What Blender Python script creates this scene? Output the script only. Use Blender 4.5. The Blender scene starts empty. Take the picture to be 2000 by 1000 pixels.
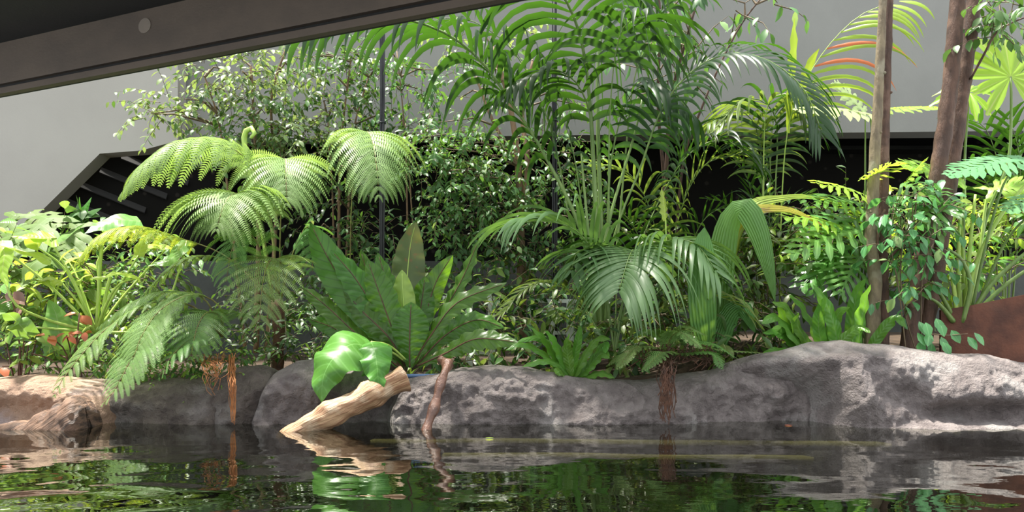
import bpy, math, random
import numpy as np
from mathutils import Vector, noise
C = bpy.context.scene.collection
F = 1570.0; HZ = 620.0; EYE = 0.81

def W(px, py, Y):
    """a place in the garden: read off the photograph at a distance Y (metres) from the camera"""
    return Vector(((px - 1000) / F * Y, Y, EYE - (py - HZ) / F * Y))
def U(px, Y):
    return px / F * Y
def WP(pts):
    return [W(*p) for p in pts]
def cr(pts, n):
    """Catmull-Rom through pts, n samples evenly spaced by length"""
    P = [np.array(p, float) for p in pts]
    if len(P) == 2:
        P = [P[0], (P[0] + P[1]) / 2, P[1]]
    P = [2 * P[0] - P[1]] + P + [2 * P[-1] - P[-2]]
    fine = []
    for i in range(1, len(P) - 2):
        a, b, c, d = P[i - 1], P[i], P[i + 1], P[i + 2]
        for k in range(16):
            t = k / 16
            fine.append(0.5 * (2 * b + (c - a) * t + (2 * a - 5 * b + 4 * c - d) * t * t + (3 * b - a - 3 * c + d) * t ** 3))
    fine.append(P[-2])
    A = np.array(fine)
    s = np.concatenate([[0], np.cumsum(np.linalg.norm(np.diff(A, axis=0), axis=1))])
    u = np.linspace(0, s[-1], n)
    return [Vector((np.interp(v, s, A[:, 0]), np.interp(v, s, A[:, 1]), np.interp(v, s, A[:, 2]))) for v in u]
def lerp_list(xs, ys, x):
    return float(np.interp(x, xs, ys))
UPV = Vector((0, 0, 1)); CAMV = Vector((0, -1, 0))

class MB:
    def __init__(s):
        s.v = []; s.f = []; s.uv = []; s.m = []
    def blade(s, pts, ws, nrm, fold=0.0, mat=0, nv=1, ruffle=0.0, waves=6, phase=0.0, curl=0.0):
        """a leaf blade along pts, half widths ws, lying across nrm; fold = V depth as a share of the half width"""
        n = len(pts); base = len(s.v); cols = 2 * nv + 1
        for i in range(n):
            t = (pts[min(i + 1, n - 1)] - pts[max(i - 1, 0)])
            t = t.normalized() if t.length > 1e-9 else Vector((0, 0, 1))
            nn = nrm[i] if isinstance(nrm, list) else nrm
            sd = t.cross(nn)
            sd = sd.normalized() if sd.length > 1e-6 else Vector((1, 0, 0))
            n2 = sd.cross(t)
            u = i / (n - 1)
            for j in range(-nv, nv + 1):
                a = j / nv
                off = -fold * abs(a) * ws[i] - curl * a * a * ws[i]
                if ruffle:
                    off += ruffle * abs(a) ** 1.5 * math.sin(waves * 6.283 * u + phase + (1.3 if j > 0 else 0)) * min(1, 6 * u) * min(1, 5 * (1 - u) + .15)
                s.v.append(pts[i] + sd * (a * ws[i]) + n2 * off)
                s.uv.append((u, a * 0.5 + 0.5))
        for i in range(n - 1):
            for j in range(cols - 1):
                q = base + i * cols + j
                s.f.append((q, q + 1, q + cols + 1, q + cols)); s.m.append(mat)
    def leaflet(s, p, d, sd, L, w, mat=0, tipdrop=0.0):
        """a tiny five-point leaflet"""
        b = len(s.v); m = p + d * (L * .45); e = p + d * L
        if tipdrop: e = e + Vector((0, 0, -tipdrop * L))
        s.v += [p - sd * (w * .35), p + sd * (w * .35), m + sd * (w * .5), m - sd * (w * .5), e]
        s.uv += [(0, .3), (0, .7), (.5, .9), (.5, .1), (1, .5)]
        s.f += [(b, b + 1, b + 2, b + 3), (b + 3, b + 2, b + 4)]; s.m += [mat, mat]
    def leaf(s, p, d, nrm, L, w, mat=0, fold=.25, droop=.25):
        """an oval pointed leaf of eight quads"""
        sd = d.cross(nrm); sd = sd.normalized() if sd.length > 1e-5 else Vector((1, 0, 0))
        n2 = sd.cross(d).normalized(); b = len(s.v)
        prof = ((0, .06), (.22, .72), (.5, 1.0), (.78, .62), (1.0, .02))
        for u, k in prof:
            c = p + d * (L * u) - n2 * (droop * L * u * u)
            h = w * .5 * k
            s.v += [c - sd * h - n2 * (-fold * h), c, c + sd * h - n2 * (-fold * h)]
            s.uv += [(u, .5 - .5 * k), (u, .5), (u, .5 + .5 * k)]
        for i in range(4):
            q = b + 3 * i
            s.f += [(q, q + 1, q + 4, q + 3), (q + 1, q + 2, q + 5, q + 4)]; s.m += [mat, mat]
    def tube(s, pts, rs, n=6, mat=0, cap=True, lump=0.0, seed=0):
        base = len(s.v); k = len(pts); side = None
        for i in range(k):
            t = (pts[min(i + 1, k - 1)] - pts[max(i - 1, 0)]).normalized()
            if side is None:
                side = t.cross(Vector((.31, .77, .2)) if abs(t.y) < .9 else Vector((1, 0, 0))).normalized()
            else:
                side = (side - t * side.dot(t)).normalized()
            o = t.cross(side); r = rs[i] if isinstance(rs, (list, tuple)) else rs
            for j in range(n):
                a = 6.28318 * j / n; rr = r
                if lump:
                    q = pts[i] * 9 + Vector((math.cos(a), math.sin(a), seed)) * 1.3
                    rr = r * (1 + lump * noise.noise(q) + .5 * lump * noise.noise(q * 2.7))
                s.v.append(pts[i] + side * (math.cos(a) * rr) + o * (math.sin(a) * rr)); s.uv.append((i / (k - 1), j / n))
        for i in range(k - 1):
            for j in range(n):
                a = base + i * n + j; b = base + i * n + (j + 1) % n
                s.f.append((a, b, b + n, a + n)); s.m.append(mat)
        if cap:
            for q, rev in ((base, True), (base + (k - 1) * n, False)):
                idx = [q + j for j in range(n)]
                s.f.append(tuple(reversed(idx)) if rev else tuple(idx)); s.m.append(mat)
    def box(s, lo, hi, mat=0):
        b = len(s.v)
        for z in (lo[2], hi[2]):
            for x, y in ((lo[0], lo[1]), (hi[0], lo[1]), (hi[0], hi[1]), (lo[0], hi[1])):
                s.v.append(Vector((x, y, z))); s.uv.append((0, 0))
        for q in ((0, 3, 2, 1), (4, 5, 6, 7), (0, 1, 5, 4), (1, 2, 6, 5), (2, 3, 7, 6), (3, 0, 4, 7)):
            s.f.append(tuple(b + i for i in q)); s.m.append(mat)
    def prism(s, poly, ex, mat=0):
        """poly: list of Vectors (planar), pushed by ex"""
        b = len(s.v); n = len(poly)
        for p in poly: s.v.append(p.copy()); s.uv.append((0, 0))
        for p in poly: s.v.append(p + ex); s.uv.append((0, 0))
        s.f.append(tuple(range(b, b + n))); s.m.append(mat)
        s.f.append(tuple(reversed(range(b + n, b + 2 * n)))); s.m.append(mat)
        for i in range(n):
            j = (i + 1) % n
            s.f.append((b + i, b + n + i, b + n + j, b + j)); s.m.append(mat)
    def build(s, name, mats, parent=None, loc=None, smooth=True):
        if not isinstance(mats, (list, tuple)): mats = [mats]
        if parent is not None: org = Vector(parent['org'])
        elif loc is not None: org = Vector(loc)
        else:
            a = np.array([tuple(p) for p in s.v]); org = Vector(((a[:, 0].min() + a[:, 0].max()) / 2, (a[:, 1].min() + a[:, 1].max()) / 2, a[:, 2].min()))
        me = bpy.data.meshes.new(name)
        me.from_pydata([tuple(p - org) for p in s.v], [], s.f)
        for m in mats: me.materials.append(m)
        if len(mats) > 1: me.polygons.foreach_set('material_index', s.m)
        if smooth: me.polygons.foreach_set('use_smooth', [True] * len(s.f))
        uvl = me.uv_layers.new(name='UVMap')
        li = np.empty(len(me.loops), dtype=np.int32); me.loops.foreach_get('vertex_index', li)
        uvl.data.foreach_set('uv', np.array(s.uv, dtype=np.float32)[li].ravel())
        me.update()
        o = bpy.data.objects.new(name, me); C.objects.link(o)
        if parent is not None:
            o.parent = parent
        else:
            o.location = org
        o['org'] = tuple(org)
        return o

def tag(o, label=None, cat=None, group=None, kind=None):
    if label: o['label'] = label
    if cat: o['category'] = cat
    if group: o['group'] = group
    if kind: o['kind'] = kind
    return o
def thing(name, loc, label, cat, group=None):
    o = bpy.data.objects.new(name, None); C.objects.link(o)
    o.location = loc; o['org'] = tuple(loc); o.empty_display_size = .1
    return tag(o, label, cat, group)

# ------------------------------------------------------------------ materials
def newmat(name):
    m = bpy.data.materials.new(name); m.use_nodes = True
    nt = m.node_tree; nt.nodes.clear()
    out = nt.nodes.new('ShaderNodeOutputMaterial')
    return m, nt, out
def nd(nt, typ, **kw):
    n = nt.nodes.new(typ)
    for k, v in kw.items():
        if k in n.inputs: n.inputs[k].default_value = v
        else: setattr(n, k, v)
    return n
def math_(nt, op, a, b=None, c=None):
    n = nt.nodes.new('ShaderNodeMath'); n.operation = op
    for i, x in enumerate((a, b, c)):
        if x is None: continue
        if isinstance(x, (int, float)): n.inputs[i].default_value = x
        else: nt.links.new(x, n.inputs[i])
    return n.outputs[0]
def mixc(nt, fac, a, b, mode='MIX'):
    n = nt.nodes.new('ShaderNodeMix'); n.data_type = 'RGBA'; n.blend_type = mode
    for sock, x in ((n.inputs[0], fac), (n.inputs[6], a), (n.inputs[7], b)):
        if isinstance(x, (int, float)): sock.default_value = x
        elif isinstance(x, (tuple, list)): sock.default_value = (*x, 1)
        else: nt.links.new(x, sock)
    return n.outputs[2]
def sstep(nt, x, a, b):
    n = nt.nodes.new('ShaderNodeMapRange'); n.interpolation_type = 'SMOOTHSTEP'
    nt.links.new(x, n.inputs[0]); n.inputs[1].default_value = a; n.inputs[2].default_value = b
    return n.outputs[0]

def leafmat(name, col, trans, tf=.4, rough=.38, var=.35, vein=None, nveins=0, spec=.5, rib=.035, pleat=0, spot=None):
    m, nt, out = newmat(name)
    tc = nd(nt, 'ShaderNodeTexCoord'); oi = nd(nt, 'ShaderNodeObjectInfo')
    nz = nd(nt, 'ShaderNodeTexNoise', Scale=5.0, Detail=2.0); nt.links.new(tc.outputs['Object'], nz.inputs['Vector'])
    v = math_(nt, 'MULTIPLY_ADD', nz.outputs['Fac'], var * 1.6, 1 - var * .8)
    v2 = math_(nt, 'MULTIPLY_ADD', oi.outputs['Random'], var * .7, 1 - var * .35)
    v = math_(nt, 'MULTIPLY', v, v2)
    hs = nd(nt, 'ShaderNodeHueSaturation'); hs.inputs['Color'].default_value = (*col, 1); nt.links.new(v, hs.inputs['Value'])
    hue = math_(nt, 'MULTIPLY_ADD', oi.outputs['Random'], .03, .485); nt.links.new(hue, hs.inputs['Hue'])
    ht = nd(nt, 'ShaderNodeHueSaturation'); ht.inputs['Color'].default_value = (*trans, 1); nt.links.new(v, ht.inputs['Value'])
    c = hs.outputs[0]; ct = ht.outputs[0]; bump = None
    sep = nd(nt, 'ShaderNodeSeparateXYZ'); nt.links.new(tc.outputs['UV'], sep.inputs[0])
    a = math_(nt, 'ABSOLUTE', math_(nt, 'MULTIPLY_ADD', sep.outputs[1], 2.0, -1.0))
    if spot:
        n2 = nd(nt, 'ShaderNodeTexNoise', Scale=14.0, Detail=3.0); nt.links.new(tc.outputs['Object'], n2.inputs['Vector'])
        k = sstep(nt, n2.outputs['Fac'], .58, .68); c = mixc(nt, k, c, spot)
    if vein:
        k = math_(nt, 'SUBTRACT', 1.0, sstep(nt, a, rib * .4, rib))
        if nveins:
            ph = math_(nt, 'FRACT', math_(nt, 'MULTIPLY', math_(nt, 'SUBTRACT', sep.outputs[0], math_(nt, 'MULTIPLY', a, .10)), float(nveins)))
            tri = math_(nt, 'ABSOLUTE', math_(nt, 'SUBTRACT', ph, .5))
            lv = math_(nt, 'MULTIPLY', math_(nt, 'SUBTRACT', 1.0, sstep(nt, tri, .02, .13)), .38)
            k = math_(nt, 'MAXIMUM', k, lv)
            bp = nd(nt, 'ShaderNodeBump', Strength=.35, Distance=.01); nt.links.new(tri, bp.inputs['Height']); bump = bp.outputs[0]
        c = mixc(nt, k, c, vein); ct = mixc(nt, k, ct, vein)
    if pleat:
        ph = math_(nt, 'SINE', math_(nt, 'MULTIPLY', sep.outputs[1], pleat * 6.2832))
        bp = nd(nt, 'ShaderNodeBump', Strength=.7, Distance=.01); nt.links.new(ph, bp.inputs['Height']); bump = bp.outputs[0]
        k = math_(nt, 'MULTIPLY', sstep(nt, ph, .2, 1.0), .35); c = mixc(nt, k, c, tuple(min(1, x * 1.9) for x in col))
    pb = nd(nt, 'ShaderNodeBsdfPrincipled', Roughness=rough); pb.inputs['Specular IOR Level'].default_value = spec
    tr = nd(nt, 'ShaderNodeBsdfTranslucent'); mx = nd(nt, 'ShaderNodeMixShader'); mx.inputs[0].default_value = tf
    nt.links.new(c, pb.inputs['Base Color']); nt.links.new(ct, tr.inputs['Color'])
    if bump: nt.links.new(bump, pb.inputs['Normal'])
    nt.links.new(pb.outputs[0], mx.inputs[1]); nt.links.new(tr.outputs[0], mx.inputs[2]); nt.links.new(mx.outputs[0], out.inputs[0])
    return m

def roughmat(name, c1, c2, scale=6.0, rough=.7, bump=.3, bscale=40.0, stretch=None, c3=None, dist=.02, spec=.4, metal=0, contrast=(.35, .65)):
    m, nt, out = newmat(name)
    tc = nd(nt, 'ShaderNodeTexCoord'); vec = tc.outputs['Object']
    if stretch:
        mp = nd(nt, 'ShaderNodeMapping'); mp.inputs['Scale'].default_value = stretch; nt.links.new(vec, mp.inputs[0]); vec = mp.outputs[0]
    n1 = nd(nt, 'ShaderNodeTexNoise', Scale=scale, Detail=6.0, Roughness=.6); nt.links.new(vec, n1.inputs['Vector'])
    c = mixc(nt, sstep(nt, n1.outputs['Fac'], *contrast), c1, c2)
    if c3:
        n3 = nd(nt, 'ShaderNodeTexNoise', Scale=scale * .35, Detail=3.0); nt.links.new(tc.outputs['Object'], n3.inputs['Vector'])
        c = mixc(nt, sstep(nt, n3.outputs['Fac'], .52, .66), c, c3)
    pb = nd(nt, 'ShaderNodeBsdfPrincipled', Roughness=rough, Metallic=metal); pb.inputs['Specular IOR Level'].default_value = spec
    nt.links.new(c, pb.inputs['Base Color'])
    if bump:
        n2 = nd(nt, 'ShaderNodeTexNoise', Scale=bscale, Detail=5.0, Roughness=.65); nt.links.new(vec, n2.inputs['Vector'])
        bp = nd(nt, 'ShaderNodeBump', Strength=bump, Distance=dist); nt.links.new(n2.outputs['Fac'], bp.inputs['Height']); nt.links.new(bp.outputs[0], pb.inputs['Normal'])
    nt.links.new(pb.outputs[0], out.inputs[0])
    return m

M = {}
M['fern'] = leafmat('tree_fern_green', (.21, .34, .11), (.32, .48, .09), .40, .5, .2, spec=.35)
M['fern_dark'] = leafmat('fern_green', (.13, .27, .07), (.22, .42, .05), .38, .45, .25, spec=.4)
M['fern_yellow'] = leafmat('young_fern_yellow', (.33, .46, .05), (.50, .62, .05), .45, .5, .25)
M['stipe'] = roughmat('stipe_green_brown', (.20, .22, .05), (.12, .08, .03), 12, .6, .2, 60)
M['petiole'] = roughmat('petiole_green', (.11, .19, .045), (.17, .25, .07), 5, .4, .1, 60, stretch=(8, 8, .6))
M['petiole_bright'] = roughmat('petiole_lime', (.32, .48, .08), (.42, .55, .14), 5, .4, .1, 60, stretch=(8, 8, .6))
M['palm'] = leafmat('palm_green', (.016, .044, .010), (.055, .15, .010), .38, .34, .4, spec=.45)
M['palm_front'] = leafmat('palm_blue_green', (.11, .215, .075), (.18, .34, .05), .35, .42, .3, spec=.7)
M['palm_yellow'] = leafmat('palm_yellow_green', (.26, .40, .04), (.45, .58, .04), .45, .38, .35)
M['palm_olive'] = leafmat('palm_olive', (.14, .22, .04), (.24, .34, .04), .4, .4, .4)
M['red_leaf'] = leafmat('red_leaflet', (.55, .14, .05), (.7, .2, .05), .4, .45, .3)
M['nest'] = leafmat('nest_fern_green', (.075, .185, .028), (.22, .44, .02), .5, .33, .3, vein=(.04, .09, .02), nveins=16, rib=.05, spec=.5)
M['nest_pale'] = leafmat('nest_fern_lime', (.28, .46, .10), (.45, .62, .10), .42, .4, .2, vein=(.40, .50, .2), rib=.06)
M['nest_brown'] = leafmat('nest_fern_old', (.10, .15, .05), (.22, .22, .06), .4, .45, .5, vein=(.3, .3, .14), rib=.05, spot=(.22, .12, .05))
M['broad'] = leafmat('broad_leaf_green', (.08, .26, .04), (.15, .42, .03), .3, .36, .25, vein=(.17, .38, .09), nveins=9, rib=.03, spec=.3, spot=(.12, .32, .07))
M['strap'] = leafmat('strap_fern_green', (.11, .27, .04), (.22, .46, .03), .42, .35, .35, vein=(.17, .34, .08), rib=.09, nveins=14, spec=.5)
M['pleat'] = leafmat('pleated_green', (.13, .29, .08), (.25, .46, .05), .42, .4, .2, pleat=9)
M['pleat_yellow'] = leafmat('pleated_yellow', (.50, .46, .06), (.6, .55, .06), .35, .4, .25, pleat=5, spot=(.35, .22, .08))
M['pleat_olive'] = leafmat('pleated_olive', (.24, .32, .04), (.4, .45, .04), .4, .4, .25, pleat=5)
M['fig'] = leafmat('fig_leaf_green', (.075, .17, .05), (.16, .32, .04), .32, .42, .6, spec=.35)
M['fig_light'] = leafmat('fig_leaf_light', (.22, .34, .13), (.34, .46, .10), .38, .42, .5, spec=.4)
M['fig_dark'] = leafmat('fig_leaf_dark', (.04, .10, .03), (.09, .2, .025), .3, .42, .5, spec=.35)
M['split'] = leafmat('split_leaf_green', (.09, .25, .05), (.22, .48, .03), .38, .3, .4, vein=(.2, .38, .1), rib=.12, spec=.6)
M['split_lime'] = leafmat('split_leaf_lime', (.30, .50, .06), (.55, .78, .05), .5, .4, .2, vein=(.5, .6, .15), rib=.12)
M['split_pale'] = leafmat('split_leaf_pale', (.45, .55, .25), (.55, .65, .25), .4, .45, .3)
M['split_blue'] = leafmat('split_leaf_sea_green', (.13, .33, .13), (.22, .48, .12), .35, .45, .2, spec=.3)
M['alocasia'] = leafmat('alocasia_lime', (.34, .50, .07), (.55, .68, .06), .42, .35, .25, vein=(.5, .6, .2), nveins=8, rib=.05)
M['alocasia_green'] = leafmat('alocasia_green', (.17, .36, .08), (.3, .5, .06), .38, .35, .25, vein=(.3, .45, .15), nveins=8, rib=.05)
M['monstera'] = leafmat('monstera_pale', (.13, .20, .05), (.22, .34, .05), .35, .55, .2, vein=(.22, .32, .12), rib=.05, spec=.2)
M['begonia'] = leafmat('begonia_green', (.20, .34, .06), (.42, .48, .06), .4, .4, .5)
M['begonia_red'] = leafmat('begonia_red', (.50, .16, .07), (.65, .24, .07), .4, .4, .4)
M['begonia_mauve'] = leafmat('begonia_mauve', (.28, .16, .14), (.35, .22, .14), .3, .35, .3)
M['under'] = leafmat('undergrowth_green', (.06, .14, .03), (.14, .26, .03), .35, .4, .7)
M['creeper'] = leafmat('creeper_green', (.08, .25, .09), (.16, .42, .07), .32, .3, .4, vein=(.16, .36, .14), rib=.08, spec=.6)
M['bark_pale'] = roughmat('bark_pale', (.23, .18, .11), (.13, .10, .065), 14, .75, .45, 50, stretch=(1, 1, .35), c3=(.26, .23, .16))
M['bark_brown'] = roughmat('bark_brown', (.105, .055, .036), (.055, .030, .021), 14, .7, .5, 50, stretch=(1, 1, .3), c3=(.14, .08, .055))
M['bark_fig'] = roughmat('bark_fig', (.26, .16, .09), (.16, .10, .06), 12, .7, .35, 50, stretch=(1, 1, .35))
M['twig'] = roughmat('twig_brown', (.17, .12, .07), (.10, .07, .04), 14, .7, .2, 50)
M['root'] = roughmat('root_orange', (.48, .20, .07), (.32, .12, .04), 18, .7, .2, 80)
M['root_dark'] = roughmat('root_dark', (.13, .06, .035), (.06, .03, .02), 18, .75, .2, 80)
# ------------------------------------------------------------------ setting: walls, ground, pond, overhead deck
M['wall'] = roughmat('wall_grey_render', (.215, .213, .196), (.197, .195, .18), 1.2, .85, .08, 60)
M['wall_warm_lit'] = roughmat('wall_warm_lit_render', (.335, .32, .285), (.315, .30, .268), 1.0, .85, .08, 60)  # warm tone, raised to paint in the brighter light on the left panel
M['dark_wall'] = roughmat('dark_cladding', (.005, .005, .0045), (.008, .008, .007), 3, .8, .1, 40, spec=.05)
M['low_wall'] = roughmat('retaining_wall_grey', (.065, .07, .065), (.045, .05, .047), 3, .8, .15, 50)
M['deck'] = roughmat('deck_black', (.006, .006, .005), (.010, .009, .008), 4, .8, .1, 40)
M['beam'] = roughmat('beam_grey_brown', (.105, .08, .06), (.08, .062, .048), 3, .75, .12, 60, stretch=(.3, 1, 1))
M['soil'] = roughmat('soil_dark', (.035, .022, .014), (.07, .045, .025), 9, .95, .8, 30)
M['bed'] = roughmat('pond_bed', (.030, .031, .016), (.018, .02, .012), 3, .9, .3, 20)
M['ledge'] = roughmat('pond_ledge_tan', (.36, .31, .17), (.26, .23, .13), 3, .9, .3, 20)

def dark_spotted():
    m, nt, out = newmat('dark_wall_spotted')
    tc = nd(nt, 'ShaderNodeTexCoord')
    vo = nd(nt, 'ShaderNodeTexVoronoi', Scale=5.5); nt.links.new(tc.outputs['Object'], vo.inputs['Vector'])
    k = math_(nt, 'MULTIPLY', math_(nt, 'SUBTRACT', 1.0, sstep(nt, vo.outputs['Distance'], .10, .20)), .35)
    pb = nd(nt, 'ShaderNodeBsdfPrincipled', Roughness=.8); pb.inputs['Specular IOR Level'].default_value = .05
    nt.links.new(mixc(nt, k, (.005, .0047, .004), (.035, .03, .025)), pb.inputs['Base Color'])
    nt.links.new(pb.outputs[0], out.inputs[0])
    return m
M['dark_spot'] = dark_spotted()

# back wall, its bottom edge hanging over a dark recess
b = MB()
YB = 10.0
zl, zr = W(347, 272, YB).z, W(2100, 241, YB).z
xl, xr = W(340, 0, YB).x, W(2500, 0, YB).x
b.prism([Vector((xl, YB, zl)), Vector((xr, YB, zr - .06)), Vector((xr, YB, 5.3)), Vector((xl, YB, 5.3))], Vector((0, .35, 0)))
tag(b.build('wall_back', M['wall'], smooth=False), 'grey rendered wall hanging behind the planting', 'wall', kind='structure')
b = MB()
YL = 9.7
pl = [W(347, 275, YL), W(275, 294, YL), W(195, 300, YL), W(78, 415, YL), W(-20, 520, YL), W(-700, 520, YL), W(-700, -90, YL), W(347, -90, YL)]
b.prism(pl, Vector((0, .25, 0)))
tag(b.build('wall_left', M['wall_warm_lit'], smooth=False), 'warm grey wall panel with a cut corner, paler by painted-in light', 'wall', kind='structure')
b = MB(); b.box((-9, 10.9, -.5), (9, 11.1, 4.6))
tag(b.build('wall_recess', M['dark_spot'], smooth=False), 'black spotted wall in the recess under the grey wall', 'wall', kind='structure')
b = MB(); b.box((-9, 9.95, -.5), (9, 10.15, W(0, 510, 9.95).z))
tag(b.build('wall_retaining', M['low_wall'], smooth=False), 'dark grey retaining wall behind the plants', 'wall', kind='structure')
b = MB()
z1 = W(0, 292, 10.7).z
b.box((W(1380, 0, 10.7).x, 10.6, z1 - .02), (9, 10.9, z1 + .03))
tag(b.build('trim_1', M['dark_wall'], smooth=False), 'thin black ledge along the recess wall', 'ledge', kind='structure')

b = MB(); b.box((-9, 10.36, 4.6), (12, 11.1, 4.7)); tag(b.build('recess_sky_block', M['dark_cladding'] if 'dark_cladding' in M else M['dark_wall'], smooth=False), 'added black cover keeping sky light out of the recess', 'ceiling', kind='structure')  # unseen cover, added to block sky light so the recess stays dark
# louvred dark panel under the cut corner of the left wall
lv = thing('louvre_panel', W(150, 510.5, 10.02), 'black sloping louvre panel under the cut corner of the pale wall', 'panel')
b = MB(); p = [W(40, 510.7, 10.03), W(40, 445, 10.03), W(200, 300, 10.03), W(420, 285, 10.03), W(420, 510.7, 10.03)]
b.prism(p, Vector((0, .06, 0))); b.build('backing', M['dark_spot'], lv, smooth=False)
for i in range(5):
    b = MB(); px = 120 + i * 42; py = 412 - i * 27
    a0, a1 = W(px - 10, py - 22, 9.98), W(px + 120, py + 30, 9.98)
    b.prism([a0, a1, a1 + Vector((0, .05, .07)), a0 + Vector((0, .05, .07))], Vector((0, .012, -.012))); b.build('slat', M['deck'], lv, smooth=False)

# ground behind the bank
def ground_z(x, y):
    front = lerp_list([-4.2, -2.0, -.8, .8, 1.7, 2.4, 4.5], [.22, .22, .27, .27, .42, .5, .5], x)
    return front + .035 * noise.noise(Vector((x * 2, y * 2, 0))) + max(0, y - 7.2) * .05
b = MB(); nx, ny = 130, 50
for j in range(ny):
    for i in range(nx):
        x = -8 + 16 * i / (nx - 1); y0_ = 6.5 + .55 * max(0, min(1, (x - 1.2) / .5)); y = y0_ + (10.96 - y0_) * j / (ny - 1)
        b.v.append(Vector((x, y, ground_z(x, y) if j else -.9))); b.uv.append((0, 0))
for j in range(ny - 1):
    for i in range(nx - 1):
        q = j * nx + i; b.f.append((q, q + 1, q + nx + 1, q + nx)); b.m.append(0)
tag(b.build('ground', M['soil']), 'dark soil of the planting bed', 'soil', kind='structure')

# pond bed with a tan shelf just under the water
b = MB(); nx, ny = 90, 70
for j in range(ny):
    for i in range(nx):
        x = -9 + 18 * i / (nx - 1); y = -1.5 + 8.2 * j / (ny - 1)
        b.v.append(Vector((x, y, -.75 + .06 * noise.noise(Vector((x, y, 3)))))); b.uv.append((0, 0))
for j in range(ny - 1):
    for i in range(nx - 1):
        q = j * nx + i; b.f.append((q, q + 1, q + nx + 1, q + nx)); b.m.append(0)
tag(b.build('floor_pond', M['bed']), 'murky bed of the pond', 'pond bed', kind='structure')
b = MB()
for (y0, y1, x0, x1, zt) in ((5.62, 5.86, -1.0, 2.6, -.055), (5.16, 5.34, -.45, 1.9, -.07)):
    k0 = len(b.v); n = 40
    for i in range(n):
        x = x0 + (x1 - x0) * i / (n - 1)
        for (y, z) in ((y0, zt - .05), (y0, zt), (y1, zt - .02), (y1, zt - .07)):
            b.v.append(Vector((x, y + .07 * noise.noise(Vector((x * 1.2, y0, 0))) - .05 * x, z))); b.uv.append((0, 0))
    for i in range(n - 1):
        for j in range(4):
            q = k0 + i * 4; j2 = (j + 1) % 4; b.f.append((q + j, q + 4 + j, q + 4 + j2, q + j2)); b.m.append(0)
tag(b.build('trim_2', M['ledge']), 'tan stone shelf just under the water', 'shelf', kind='structure')

# water: gently rippled surface
def water_mat():
    m, nt, out = newmat('pond_water')
    tc = nd(nt, 'ShaderNodeTexCoord')
    mp = nd(nt, 'ShaderNodeMapping'); mp.inputs['Scale'].default_value = (1.0, 2.2, 1); nt.links.new(tc.outputs['Object'], mp.inputs[0])
    nz = nd(nt, 'ShaderNodeTexNoise', Scale=7.0, Detail=2.0, Roughness=.45); nt.links.new(mp.outputs[0], nz.inputs['Vector'])
    bp = nd(nt, 'ShaderNodeBump', Strength=.05, Distance=.012); nt.links.new(nz.outputs['Fac'], bp.inputs['Height'])
    fr = nd(nt, 'ShaderNodeFresnel', IOR=1.9); nt.links.new(bp.outputs[0], fr.inputs['Normal'])
    gl = nd(nt, 'ShaderNodeBsdfGlossy', Roughness=.012); gl.inputs['Color'].default_value = (.93, .95, .92, 1)
    nt.links.new(bp.outputs[0], gl.inputs['Normal'])
    tr = nd(nt, 'ShaderNodeBsdfTransparent'); tr.inputs['Color'].default_value = (.40, .42, .30, 1)
    mx = nd(nt, 'ShaderNodeMixShader')
    fa = math_(nt, 'MINIMUM', math_(nt, 'MULTIPLY_ADD', fr.outputs[0], 1.0, .10), 1.0); nt.links.new(fa, mx.inputs[0]); nt.links.new(tr.outputs[0], mx.inputs[1]); nt.links.new(gl.outputs[0], mx.inputs[2])
    nt.links.new(mx.outputs[0], out.inputs[0])
    return m
M['water'] = water_mat()
rg = random.Random(5)
waves = []
for k in range(26):
    lam = rg.choice((1.0, .75, .55, .42, .34, .28)) * rg.uniform(.85, 1.15)
    a = rg.gauss(1.57, .6)
    waves.append((math.cos(a) * 6.283 / lam, math.sin(a) * 6.283 / lam, rg.uniform(0, 6.28), .0052 * lam / 6.283 * 1.15))
for k in range(16):
    lam = rg.uniform(.11, .24); a = rg.gauss(1.57, .45)
    waves.append((math.cos(a) * 6.283 / lam, math.sin(a) * 6.283 / lam, rg.uniform(0, 6.28), .0036 * lam / 6.283))
wk = np.array(waves)
nx, ny = 440, 420
X, Yg = np.meshgrid(np.linspace(-7, 7, nx), np.linspace(-.8, 6.9, ny))
amp = .75 + .5 * np.sin(X * .9 + 1) * np.sin(Yg * 1.3)
fade = np.clip((6.4 - Yg) / 1.9, .42, 1.9)
Z = np.zeros_like(X)
for kx, ky, ph, am in waves: Z += am * np.sin(kx * X + ky * Yg + ph)
Z = Z * amp * fade
b = MB()
b.v = [Vector(p) for p in zip(X.ravel().tolist(), Yg.ravel().tolist(), Z.ravel().tolist())]; b.uv = [(0, 0)] * len(b.v)
for j in range(ny - 1):
    for i in range(nx - 1):
        q = j * nx + i; b.f.append((q, q + 1, q + nx + 1, q + nx))
b.m = [0] * len(b.f)
tag(b.build('water', M['water'], loc=(0, 0, 0)), 'rippled dark pond water reflecting the plants', 'water', kind='structure')

# overhead deck: black soffit and its deep edge beam, running left and away
dv = Vector((-2.11, 1, 0)).normalized(); nv_ = Vector((1, 2.11, 0)).normalized()
def bar(c0, c1, z0, z1, mat, name, parent=None, s0=-13, s1=15):
    b = MB()
    P = [nv_ * c0 + UPV * (EYE + z0), nv_ * c1 + UPV * (EYE + z0), nv_ * c1 + UPV * (EYE + z1), nv_ * c0 + UPV * (EYE + z1)]
    b.prism([p + dv * s0 for p in P], dv * (s1 - s0))
    return b.build(name, mat, parent, smooth=False)
tag(bar(1.9, 3.69, 1.985, 2.05, M['deck'], 'ceiling'), 'black underside of the overhead deck', 'ceiling', kind='structure')
bm = bar(3.67, 3.80, 1.69, 2.05, M['beam'], 'beam')
tag(bm, 'grey brown deck edge beam crossing the top left', 'beam', kind='structure')
bar(3.70, 3.79, 1.64, 1.70, M['deck'], 'shadow_gap', bm)
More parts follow.
